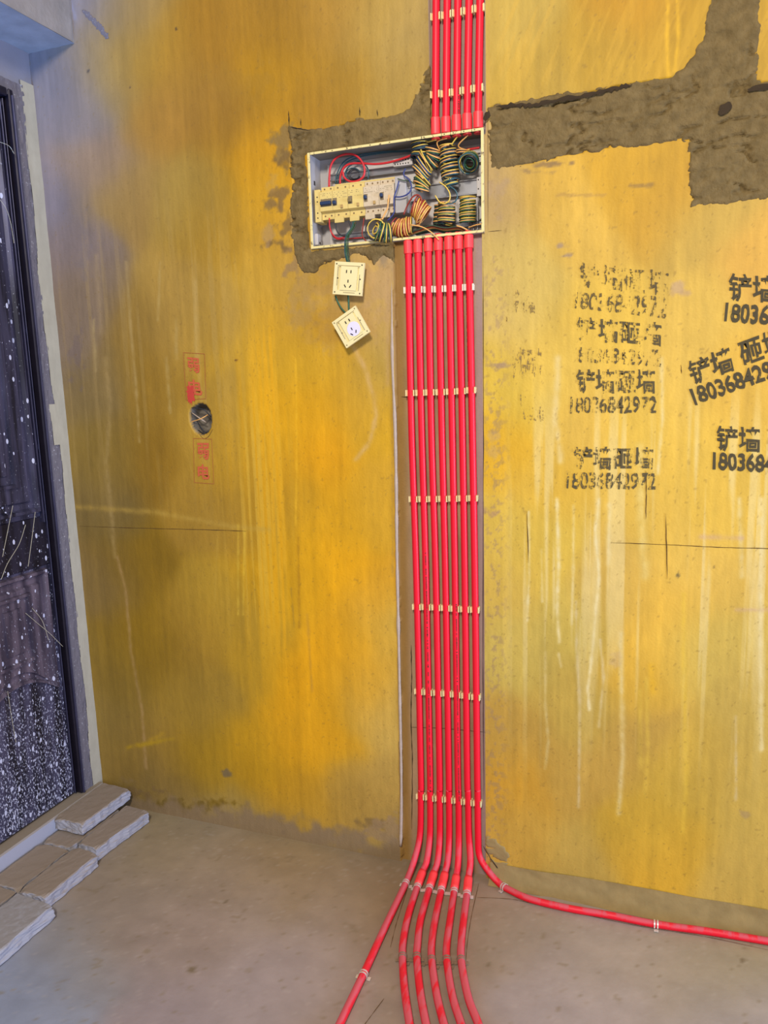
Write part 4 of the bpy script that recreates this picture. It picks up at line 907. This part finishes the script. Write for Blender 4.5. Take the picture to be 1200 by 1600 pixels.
q = np.array([BX0 + th, .022, BZ1 - .06]); m_ = MB(); m_.box(BX0 + th, BX0 + th + .0008, .02, .027, BZ1 - .07, BZ1 - .060); m_.obj('knockout_slot', MT['hole'], box)
m_ = MB(); m_.bbox(BX0 + th, BX0 + .010, .012, .034, BZ0 + .012, BZ0 + .04, .001); m_.obj('mounting_bracket', MT['plate'], box); 
m_ = MB(); m_.cyl((BX0 + .011, .022, BZ0 + .018), (BX0 + .0105 + .0015, .022, BZ0 + .018), .0028, 10); m_.obj('bracket_hole', MT['hole'], box)
# inner tray
def bp_(px_, py_, y): q = Y(px_, py_, y); return q[0], q[2]
tx0, tz1 = bp_(512, 262, BD - .004); tx1, _ = bp_(735, 262, BD - .004); _, tz0 = bp_(512, 378, BD - .004)
m_ = MB(); m_.bbox(tx0, 1.26, BD - .006, BD - .001, BZ0 + .016, BZ1 - .016, .001); m_.obj('mounting_tray', MT['plate'], box)
def hrail(z0, z1, y0, y1, x0=.87, x1=1.262, m='rail', name='din_rail'):
    m__ = MB(); m__.bbox(x0, x1, y0, y1, z0, z1, .0006); m__.bbox(x0, x1, y0 - .004, y0, z1 - .003, z1, .0005); m__.bbox(x0, x1, y0 - .004, y0, z0, z0 + .003, .0005)
    return m__.obj(name, MT[m], box)
hrail(1.762, 1.797, .047, .050)
hrail(1.833, 1.850, .048, .052, name='earth_bar_rail')
hrail(1.690, 1.704, .048, .052, name='neutral_bar_rail')
# terminal bar
x0_, z_ = bp_(616, 256, .038); x1_, _ = bp_(641, 252, .038)
m_ = MB(); m_.bbox(x0_, x1_ + .008, .03, .046, z_ - .009, z_ + .009, .001); tb = m_.obj('terminal_bar', MT['plate'], box)
m_ = MB()
for k in range(6):
    for dz in (-.0042, .0042): m_.cyl((x0_ + .005 + k * .0068, .0295, z_ + dz), (x0_ + .005 + k * .0068, .0305, z_ + dz), .0017, 8)
m_.obj('terminal_hole', MT['hole'], tb)
# end bracket on the right with holes
x0_, z0_ = bp_(745.5, 306, .02); x1_, z1_ = bp_(757, 276, .02)
m_ = MB(); m_.bbox(x0_, BX1 - .004, .016, .019, z0_ - .002, z1_, .001); m_.bbox(x0_, x0_ + .003, .019, .05, z0_ - .002, z1_, .001); rb = m_.obj('rail_bracket', MT['plate'], box)
m_ = MB()
for a, b in ((.25, .85), (.7, .62), (.25, .35), (.7, .12)): m_.cyl((x0_ + (BX1 - .005 - x0_) * a, .0152, z0_ + (z1_ - z0_) * b), (x0_ + (BX1 - .005 - x0_) * a, .0162, z0_ + (z1_ - z0_) * b), .0016, 8)
m_.obj('bracket_hole', MT['hole'], rb)
for xx in (1.235, 1.246, 1.256):
    m_ = MB(); m_.cyl((xx, .03, 1.677), (xx, .03, 1.742), .0024, 10); m_.obj('support_rod', MT['rail'], box)

# ---- breakers: profile in y/z extruded along x
zt_, zb_ = bp_(520, 292, .012)[1], bp_(520, 345, .012)[1]
ZT = 1.8125; ZB = 1.7345
def prof_solid(x0, x1, prof):
    n = len(prof); V = [(x0, y, z) for y, z in prof] + [(x1, y, z) for y, z in prof]
    Fc = [tuple(range(n - 1, -1, -1)), tuple(range(n, 2 * n))] + [(i, (i + 1) % n, n + (i + 1) % n, n + i) for i in range(n)]
    return V, Fc
def breaker(x0, x1, poles, m, toggle_m, toggles, rcd_x=None, low_block=False, label=None):
    g = .0004; prof = [(.046, ZB), (.046, ZT), (.014, ZT), (.014, ZT - .011), (.002, ZT - .0135), (.002, ZB + .0185), (.014, ZB + .016), (.014, ZB)]
    V, Fc = prof_solid(x0 + g, x1 - g, prof); b = obj('circuit_breaker', V, Fc, MT[m], box)
    if label: b['label'] = label
    if low_block:
        m1 = MB(); m1.bbox(x0 + .0006, x0 + (x1 - x0) * .62, .0085, .014, ZB - .011, ZB + .003, .0006); m1.obj('terminal_cover', MT[m], b)
    ms = MB(); nn = poles
    for k in range(nn):
        xc = x0 + (x1 - x0) * (k + .5) / nn
        ms.cyl((xc, .0135, ZT - .005), (xc, .0142, ZT - .005), .0022, 8); ms.cyl((xc, .0135, ZB + .0085), (xc, .0142, ZB + .0085), .0022, 8)
    ms.obj('terminal_screw', MT['screw'], b)
    for (a, c, hz) in toggles:
        mt = MB(); mt.frame_box(np.array([x0 + a, .002, ZB + .038]), np.array([1., 0, 0]), np.array([0, 1., 0]), np.array([0, 0, 1.]), 0, c, -.0005, .001, -.009, .009); mt.obj('toggle_slot', MT['print'], b)
        mt = MB(); mt.bbox(x0 + a + .001, x0 + a + c - .001, -.007, .002, ZB + .034 + hz, ZB + .0425 + hz, .0012)
        mt.obj('toggle', MT[toggle_m], b)
    if rcd_x:
        mt = MB(); mt.bbox(x0 + rcd_x, x0 + rcd_x + .0062, -.0015, .002, ZB + .021, ZB + .029, .0006); mt.obj('test_button', MT['button'], b)
    # printed legend, illegible
    mp_ = MB(); rr = random.Random(int(x0 * 9999))
    for q in range(4):
        zz = ZT - .019 - q * .0042; xx = x0 + .003
        while xx < x1 - .004:
            w__ = rr.uniform(.001, .003)
            if rr.random() < .45: mp_.add([(xx, .00185, zz), (xx + w__, .00185, zz), (xx + w__, .00185, zz + .0012), (xx, .00185, zz + .0012)], [(0, 1, 2, 3)])
            xx += w__ + .0012
    if mp_.V: mp_.obj('printed_legend', MT['print'], b)
def bx(px_): return bp_(px_, 318, .004)[0]
e0, e1, e2, e3, e4, e5, e6 = [bx(v) for v in (491.5, 500.5, 520.2, 544.2, 568.5, 593, 616.5)]
m_ = MB(); m_.bbox(e0, e1 - .0005, .004, .044, ZB - .006, ZT - .006, .001); eb = m_.obj('end_stop', MT['breaker'], box)
m_ = MB()
for zz in (ZB + .004, ZB + .016, ZB + .043, ZB + .054): m_.cyl(((e0 + e1) / 2, .0034, zz), ((e0 + e1) / 2, .0044, zz), .0017, 8)
m_.obj('screw_hole', MT['hole'], eb)
breaker(e1, e2, 2, 'breaker', 'toggle_blue', [(.002, e2 - e1 - .004, -.002)], label='two-pole main breaker with wide blue toggle')
breaker(e2, e3, 2, 'breaker', 'toggle_blue', [(.001, .011, -.003)], .022, True, 'cream residual-current breaker with blue toggle')
breaker(e3, e4, 2, 'breaker', 'toggle_grey', [(.001, .011, -.002)], .024, True, 'cream residual-current breaker with grey toggle')
breaker(e4, e5, 3, 'breaker_g', 'toggle_blue', [(.002, .009, .001)], .026, True, 'dusty breaker with dark blue toggle')
breaker(e5, e6, 3, 'breaker_g', 'toggle_blue', [(.003, .009, .001)], .022, True, 'rightmost dusty breaker with dark blue toggle')
m_ = MB(); xa = bx(521); m_.bbox(xa, e6, .018, .030, ZT + .001, ZT + .005, .0006); m_.obj('busbar_cover', MT['breaker'], box)
m_ = MB(); m_.bbox(e6 + .001, e6 + .030, .006, .044, ZB - .004, ZT + .002, .001); m_.obj('blank_cover', MT['box_in'], box)

# ================================================================== WIRES
WR = .00165
def wire(label, pts, m, r=WR, group=None, name='wire', n=6, sub=6):
    P = spline(pts, sub); V, Fc = tube(P, r, n); o = obj(name, V, Fc, MT[m], None, True); tag(o, label, 'wire', group); return o
def zw(pts, y, ox=460, oy=170, s=3.75):
    out = []
    for k, p in enumerate(pts):
        yy = y if not hasattr(y, '__len__') else y[min(k, len(y) - 1)]
        out.append(Y(ox + p[0] / s, oy + p[1] / s, yy))
    return out
wire('thick red wire looping over the main breaker at the upper left', zw([(203, 462), (205, 400), (212, 340), (240, 292), (290, 268), (345, 268), (385, 295), (410, 345), (405, 395), (370, 422), (325, 425), (292, 402), (284, 370)], .02), 'w_red', .0027)
wire('thick red wire running right from the breakers to the terminal bar', zw([(268, 440), (270, 395), (290, 345), (330, 322), (400, 320), (470, 324), (540, 317), (600, 302), (650, 286), (700, 268), (760, 250)], .024), 'w_red', .0027)
wire('short red wire entering the box at its upper right corner', zw([(1010, 240), (1050, 234), (1085, 228)], .035), 'w_red', .0027)
wire('upper teal wire along the top of the tray behind the red loop', zw([(240, 440), (250, 380), (290, 310), (360, 275), (460, 258), (560, 248), (640, 245), (720, 240)], .045), 'w_tea', .0017, 'blue wires behind the red loop')
wire('lower teal wire along the top of the tray behind the red loop', zw([(252, 440), (262, 385), (300, 320), (380, 283), (470, 266), (560, 255), (640, 252), (720, 250)], .045), 'w_tea', .0017, 'blue wires behind the red loop')
wire('teal wire arching down behind the right of the red loop', zw([(430, 412), (436, 375), (420, 335), (380, 310), (330, 330), (300, 370), (290, 430)], .04), 'w_tea', .0017, 'blue wires behind the red loop')
for k in range(3):
    pts = [(345 + 42 * math.cos(a) * (1 - .16 * k) + 4 * k, 385 + 38 * math.sin(a) * (1 - .16 * k)) for a in np.linspace(.3, 5.8, 14)]
    wire(['teal outermost wire curled inside the red loop', 'dark middle wire curled inside the red loop', 'dark innermost wire curled inside the red loop'][k], zw(pts, .034 - .004 * k), 'w_blk' if k else 'w_tea', .0014, 'dark wires inside the red loop')
wire('blue wire dropping in front of the rightmost breaker', zw([(612, 425), (600, 470), (585, 515), (583, 560), (585, 600), (570, 630), (545, 655)], -.006), 'w_blu', .0017)
wire('blue wire curving around right of the breakers', zw([(590, 516), (620, 516), (655, 505), (680, 480), (685, 445), (670, 415), (640, 385), (650, 350)], -.004), 'w_blu', .0017)
wire('thin yellow wire loop right of the breakers', zw([(605, 410), (640, 420), (680, 425), (700, 440)], .0), 'w_dgr', .0013)
wire('peach wire standing in front of the rightmost breaker', zw([(555, 505), (550, 545), (545, 585), (525, 625), (515, 650)], -.008), 'w_pea', .0018)
wire('red wire bent below the main breaker', zw([(205, 640), (207, 690), (220, 730), (250, 757), (285, 755), (315, 738), (345, 700), (360, 665)], .014), 'w_red', .0019)
wire('pale red wire bent under the dark one', zw([(212, 700), (225, 745), (260, 765), (330, 760), (400, 755)], .03), 'w_red', .0015)
wire('black wire bent below the main breaker', zw([(240, 645), (243, 690), (255, 725), (285, 745), (315, 735), (330, 700), (322, 655)], .012), 'w_blk', .0019)
wire('dark green wire curving out of the second breaker', zw([(362, 668), (345, 705), (325, 735), (312, 755)], .010), 'w_dgr', .0017)
# feed cords to the sockets
cordT = [(352, 640, .012), (345, 690, .006), (312, 740, 0), (303, 790, -.012), (305, 850, -.022), (316, 905, -.017)]
for k, (dx, m__) in enumerate(((0, 'w_gre'), (10, 'w_dgr'), (-8, 'w_tea'))):
    pts = [Y(460 + (p[0] + dx * (1 if i_ < 5 else .8)) / 3.75, 170 + p[1] / 3.75, p[2] + .001 * k) for i_, p in enumerate(cordT)]
    wire(['middle green wire hanging from the breakers to the upper socket', 'right dark green wire hanging from the breakers to the upper socket', 'left teal wire hanging from the breakers to the upper socket'][k], pts, m__, .0016, 'green wires to the upper socket')
for k, (pts, nm) in enumerate((([(524, 462), (527, 470), (533, 481), (541, 490), (546, 497)], 'left green wire between the two hanging sockets'), ([(544, 461), (544.5, 472), (545, 484), (547, 495)], 'right green wire between the two hanging sockets'))):
    wire(nm, [Y(a, b, -.010) for a, b in pts], 'w_gre', .0021)
wire('brown wire leaving the third breaker downward', zw([(408, 640), (402, 690), (398, 740), (420, 775), (450, 790)], .006), 'w_dred', .0016)
wire('dark wire crossing the lower right corner of the box', zw([(1030, 690), (1070, 665), (1110, 635)], .02), 'w_blk', .0016)
wire('peach wire in the lower right corner of the box', zw([(1020, 695), (1060, 682), (1108, 672)], .02), 'w_pea', .0016)

def coil(label, axis, rad, cols, side_px=None, ry=.8, turns=None, tilt=0.0, r=WR, jit=.10, leads=(), pitch=None, yoff=0.0, eside=None):
    """several wires wound together; axis: list of world points; rad: radius (m) list along axis"""
    A = spline(axis, 10); A = np.array(A); seg = np.r_[0, np.cumsum(np.linalg.norm(np.diff(A, axis=0), axis=1))]; L = seg[-1]
    ns = len(cols); pitch = pitch or ns * 2 * r * .98; turns = L / pitch
    base = thing('wire_coil', label, 'wire coil', tuple(A.mean(0)), 'coils of spare wire in the box')
    rr = np.random.RandomState(int(abs(A[0][0]) * 1e5) % 9999)
    for j, m__ in enumerate(cols):
        n = max(int(turns * 22), 10); P = []
        for k in range(n + 1):
            f = k / n; s = f * (L - 0) ; s = min(max(s + (j - ns / 2) * 2 * r, 0), L)
            c = np.array([np.interp(s, seg, A[:, q]) for q in range(3)]); s2 = min(s + .002, L); s1 = max(s - .002, 0)
            d = np.array([np.interp(s2, seg, A[:, q]) - np.interp(s1, seg, A[:, q]) for q in range(3)]); d /= np.linalg.norm(d) + 1e-9
            e1_ = np.cross(d, [0, 1., 0]) if eside is None else np.array(eside) - d * np.dot(eside, d)
            e1_ /= np.linalg.norm(e1_); e2_ = np.cross(d, e1_)
            th_ = 2 * math.pi * turns * f + j * .4
            tn = int(turns * f); rj = 1 + jit * (vnoise(np.array([tn * 1.7 + f * 3]), np.array([j * 5.3]), 77)[0] - .5) * 2
            R_ = np.interp(f, np.linspace(0, 1, len(rad)), rad) * rj
            P.append(c + R_ * (math.cos(th_) * e1_ + ry * math.sin(th_) * e2_) + d * tilt * R_ * math.cos(th_) + np.array([0, yoff, 0]))
        if j < len(leads) and leads[j] is not None:
            ld = [np.array(q) for q in leads[j]]; P = spline(ld + [P[0]], 5)[:-1] + P
        V, Fc = tube(P, r, 6); obj('wire', V, Fc, MT[m__], base, True)
    return base
def W(px_, py_, y=.022): return Y(px_, py_, y)
nt_ = [np.array([x, .006, BZ1 - .008]) for x in nut_x]
coil('coil of yellow and dark wire hanging top left of the coil cluster', [W(655.5, 224), W(656, 236), W(654, 247)], [.019, .021, .019], ['w_yel', 'w_blk', 'w_tea', 'w_blk'], leads=[[nt_[0], W(668, 222, .012)]])
coil('slanting coil with peach and green wires beside the top left coil', [W(676, 234), W(677, 246), W(673, 256)], [.017, .019, .020], ['w_pea', 'w_gre', 'w_blk'], tilt=.45, leads=[[nt_[1], W(683, 222, .012)]])
coil('slanting coil of yellow and blue wire sloping down from upper left', [W(667, 250, .012), W(660, 264, .012), W(655, 276, .010)], [.023, .025, .022], ['w_yel', 'w_blu', 'w_gre', 'w_pea', 'w_blk'], tilt=.55)
coil('slanting coil with green and yellow wire above the rail', [W(661, 277, .012), W(658, 288, .010), W(659, 299, .010)], [.022, .020, .013], ['w_yel', 'w_gre', 'w_dgr', 'w_pea'], tilt=.6)
coil('upright coil of yellow and teal wire in the centre top', [W(700, 228), W(701, 245), W(703, 265), W(704, 281)], [.018, .020, .021, .021], ['w_yel', 'w_blk', 'w_blk', 'w_pea', 'w_tea'], tilt=.05, leads=[[nt_[2], W(706, 226, .012)], None, [nt_[3], W(716, 224, .012)]])
coil('teal coil at the foot of the centre coil', [W(703, 282, .018), W(706, 292, .018)], [.018, .014], ['w_tea', 'w_yel', 'w_tea'], tilt=.2)
coil('round coil seen end on at the right of the box, yellow outermost', [W(736, 247, .038), W(734, 251, .024), W(731, 257, .002)], [.018, .020, .0225], ['w_yel', 'w_gre', 'w_yel', 'w_tea'], ry=1.0, jit=.14, eside=(0, 0, 1.))
coil('inner green coil nested inside the round end-on coil', [W(735, 254, .016), W(732, 257, .002)], [.014, .016], ['w_gre', 'w_blk'], ry=1.0, jit=.3, eside=(0, 0, 1.))
coil('small peach and yellow coil under the top right conduits', [W(722, 236, .03), W(722, 246, .03)], [.015, .016], ['w_pea', 'w_blk'], tilt=.1, leads=[[nt_[3], W(716, 228, .014)]])
coil('striped yellow and green coil standing lower middle, left of its twin', [W(698, 318), W(698, 334), W(697, 352)], [.019, .021, .021], ['w_pea', 'w_gre', 'w_yel', 'w_blk'], tilt=.12)
coil('dark coil tucked against the left of the striped lower coils', [W(688, 322, .03), W(687, 340, .03), W(686, 352, .03)], [.013, .014, .014], ['w_pea', 'w_blk', 'w_dgr'], tilt=.1)
coil('striped yellow and green coil standing at the lower right', [W(731, 309), W(731, 328), W(730, 348)], [.018, .019, .019], ['w_yel', 'w_dgr', 'w_pea', 'w_gre'], tilt=.04)
coil('fanned red and yellow coil below the rail in the middle', [W(648, 322, .006), W(657, 330, .008), W(664, 340, .010)], [.020, .024, .024], ['w_dred', 'w_yel', 'w_dred', 'w_pea'], tilt=-.35, pitch=.0115)
coil('red and yellow coil lying at the bottom of the box', [W(614, 353, .006), W(628, 356, .006), W(644, 352, .008)], [.018, .022, .019], ['w_dred', 'w_pea', 'w_dred', 'w_yel'], tilt=.25, pitch=.0115)
coil('yellow and green coil spilling over the bottom lip of the box', [W(590, 361, -.022), W(601, 364, -.014), W(612, 363, -.006)], [.022, .023, .021], ['w_gre', 'w_yel', 'w_blk'], ry=.95, tilt=.1)
coil('small tangled coil of yellow and dark wire by the bottom lip', [W(586, 359, -.026), W(591, 361, -.018)], [.012, .014], ['w_yel', 'w_blk'], ry=1.0, jit=.4, eside=(0, 0, 1.))
def loops(label, cx, cy, rx, ry_, n, m__, y=-.02, group=None):
    P = []; rr = random.Random(int(cx * 10))
    for k in range(n * 16 + 1):
        a = 2 * math.pi * k / 16 + 1; g = 1 + .12 * math.sin(k * .37); P.append(Y(cx + rx * g * math.cos(a) + k * .02, cy + ry_ * g * math.sin(a), y + .0007 * k / 2))
    V, Fc = tube(P, WR * .9, 6); o = obj('wire_loop', V, Fc, MT[m__], None, True); tag(o, label, 'wire', group)
loops('dark loop of wire around the left end of the bottom coil', 588, 359, 15.5, 16, 2, 'w_blk', -.026)
loops('yellow loop of wire around the left end of the bottom coil', 589, 357, 13.5, 15, 2, 'w_yel', -.030)
wire('peach wire curling from the breakers to the bottom coil', zw([(520, 645), (495, 650), (486, 680), (500, 710), (530, 715)], -.012), 'w_pea', .0015)
wire('brick red arched wire at the top of the red and yellow coils', zw([(640, 620), (665, 560), (695, 515), (725, 505), (745, 530), (742, 570)], -.004), 'w_dred', .0018)
wire('yellow wire looping down in the middle of the box', zw([(850, 430), (885, 455), (910, 495), (908, 535), (880, 555), (850, 545), (825, 508)], -.002), 'w_yel', .0016)
wire('teal wire curving beside the centre coil', zw([(905, 450), (940, 475), (955, 510), (940, 545), (905, 555), (880, 548)], .0), 'w_tea', .0017)
for k in range(5):
    y0_ = 690 + 7 * k
    wire(['dark green', 'brick red', 'peach', 'green', 'black'][k] + ' loose wire lying along the bottom of the box', zw([(640 + 20 * k, 745 - 4 * k), (720, y0_ + 20), (800 + 6 * k, y0_ - 5), (880, y0_ + 8), (960, y0_ + 2), (1010 - 10 * k, 715)], .01 + .007 * k), ['w_dgr', 'w_dred', 'w_pea', 'w_gre', 'w_blk'][k], .0016, 'loose wires on the box bottom')
wire('peach wire reaching over the bottom lip towards the conduits', zw([(680, 680), (740, 690), (790, 715), (825, 745), (846, 768)], -.014), 'w_pea', .0016)
wire('yellow wire end by the lower right coil', zw([(950, 685), (985, 695), (1025, 718)], .0), 'w_pea', .0017)

# ================================================================== SOCKETS
def socket(label, corners, y, lean_, white):
    TL_, TR_, BR_, BL_ = [np.array(Y(*c, y)) for c in corners]; o = (TL_ + TR_ + BR_ + BL_) / 4
    ex = (TR_ + BR_ - TL_ - BL_); wx = np.linalg.norm(ex) / 2; ex /= np.linalg.norm(ex)
    ez = (TL_ + TR_ - BL_ - BR_); wz = np.linalg.norm(ez) / 2; ez -= ex * np.dot(ex, ez); ez /= np.linalg.norm(ez)
    ey = np.cross(ez, ex); ey = ey if ey[1] < 0 else -ey       # towards the room
    s = (wx + wz) / 4; t = thing('wall_socket', label, 'socket', tuple(o)); k = s / .043
    def fb(a0, a1, c0, c1, d0, d1): m1 = MB(); m1.frame_box(o, ex * k, ez * k, ey * k, a0, a1, c0, c1, d0, d1); return m1
    def put(name, m1, m, par): return obj(name, m1.V, m1.F, MT[m], par)
    pl_ = MB()
    for a in ((-.043, .043, .031, .043), (-.043, .043, -.043, -.031), (-.043, -.030, -.031, .031), (.030, .043, -.031, .031)): pl_.frame_box(o, ex * k, ez * k, ey * k, a[0], a[1], a[2], a[3], -.001, .006)
    pl_.frame_box(o, ex * k, ez * k, ey * k, -.034, .034, -.034, .034, -.016, .0025)
    body = put('plate', pl_, 'sock', t)
    for a in ((-.033, .033, .0325, .0338), (-.033, -.0317, -.020, .031), (.0317, .033, -.031, .012), (-.012, .022, -.0375, -.0362)):
        put('groove', fb(a[0], a[1], a[2], a[3], .0055, .0063), 'screw', body)
    ins = fb(-.0225, .0255, -.031, .031, .002, .0085); ip = put('socket_face', ins, 'sock', t)
    def slot(a, c, w_, h, ang):
        ca, sa = math.cos(ang), math.sin(ang); e1_ = ex * ca + ez * sa; e2_ = -ex * sa + ez * ca; m1 = MB()
        m1.frame_box(o + (ex * a + ez * c) * k, e1_ * k, e2_ * k, ey * k, -w_, w_, -h, h, .006, .0088 + (.0006 if white else 0)); put('pin_slot', m1, 'hole', ip)
    if white:
        n = 28; V = [o + k * (ex * .006 + ez * -.010 + ey * .0090)]; ring = [o + k * (ex * (.006 + .0205 * math.cos(2 * math.pi * q / n)) + ez * (-.010 + .0205 * math.sin(2 * math.pi * q / n)) + ey * .0088) for q in range(n)]
        put('round_disc', MB().add(V + ring, [(0, 1 + q, 1 + (q + 1) % n) for q in range(n)]), 'sock_w', t)['label'] = 'white round disc on the socket'
    slot(-.0055, .018, .0015, .0040, 0); slot(.0075, .018, .0015, .0040, 0)
    slot(.001, -.007, .0015, .0040, 0); slot(-.007, -.020, .0015, .0043, .6); slot(.0085, -.020, .0015, .0043, -.6)
    for a, c in ((-.037, .037), (.037, .037), (-.037, -.037), (.037, -.037), (-.0315, 0), (.035, 0)):
        m1 = MB(); q = o + (ex * a + ez * c) * k; m1.cyl(q + ey * .005 * k, q + ey * .0068 * k, .0019 * k, 8); put('screw_hole', m1, 'print' if white else 'hole', body)
socket('cream socket hanging upright just below the box', [(523.4, 408.9), (570.4, 412.3), (567.6, 462), (521.3, 459.5)], -.024, 0, False)
socket('lower cream socket hanging tilted, with a white round disc', [(517.2, 506.5), (553.9, 480.3), (582, 515.4), (544.3, 542.2)], -.030, 0, True)

# ---- wires and rubble in the hole of the wall
for k, (pts, m__, r_) in enumerate((([(290, 637), (300, 637), (318, 640), (330, 652)], 'w_blk', .0014), ([(295, 660), (312, 655), (325, 648)], 'w_pea', .0013), ([(308, 658), (314, 668), (322, 675), (332, 670)], 'w_blk', .0014),
                                    ([(310, 672), (318, 677), (328, 674), (333, 668)], 'w_blk', .0013), ([(300, 645), (310, 652), (322, 660)], 'bead', .0016))):
    wire(['thick dark wire end across the top of the round wall hole', 'peach wire end in the middle of the round wall hole', 'dark wire end curling in the lower right of the wall hole', 'dark wire end along the bottom of the round wall hole', 'pale wire end slanting across the round wall hole'][k], [Y(a, b, .012 - .01 * math.sin(math.pi * i_ / (len(pts) - 1))) for i_, (a, b) in enumerate(pts)], m__, r_, 'wire ends in the wall hole', 'cable_end')
ribbon('scribed_line', [(310, 676), (318, 685), (326, 682), (333, 670)], .0007, MT['scribe'], wall)
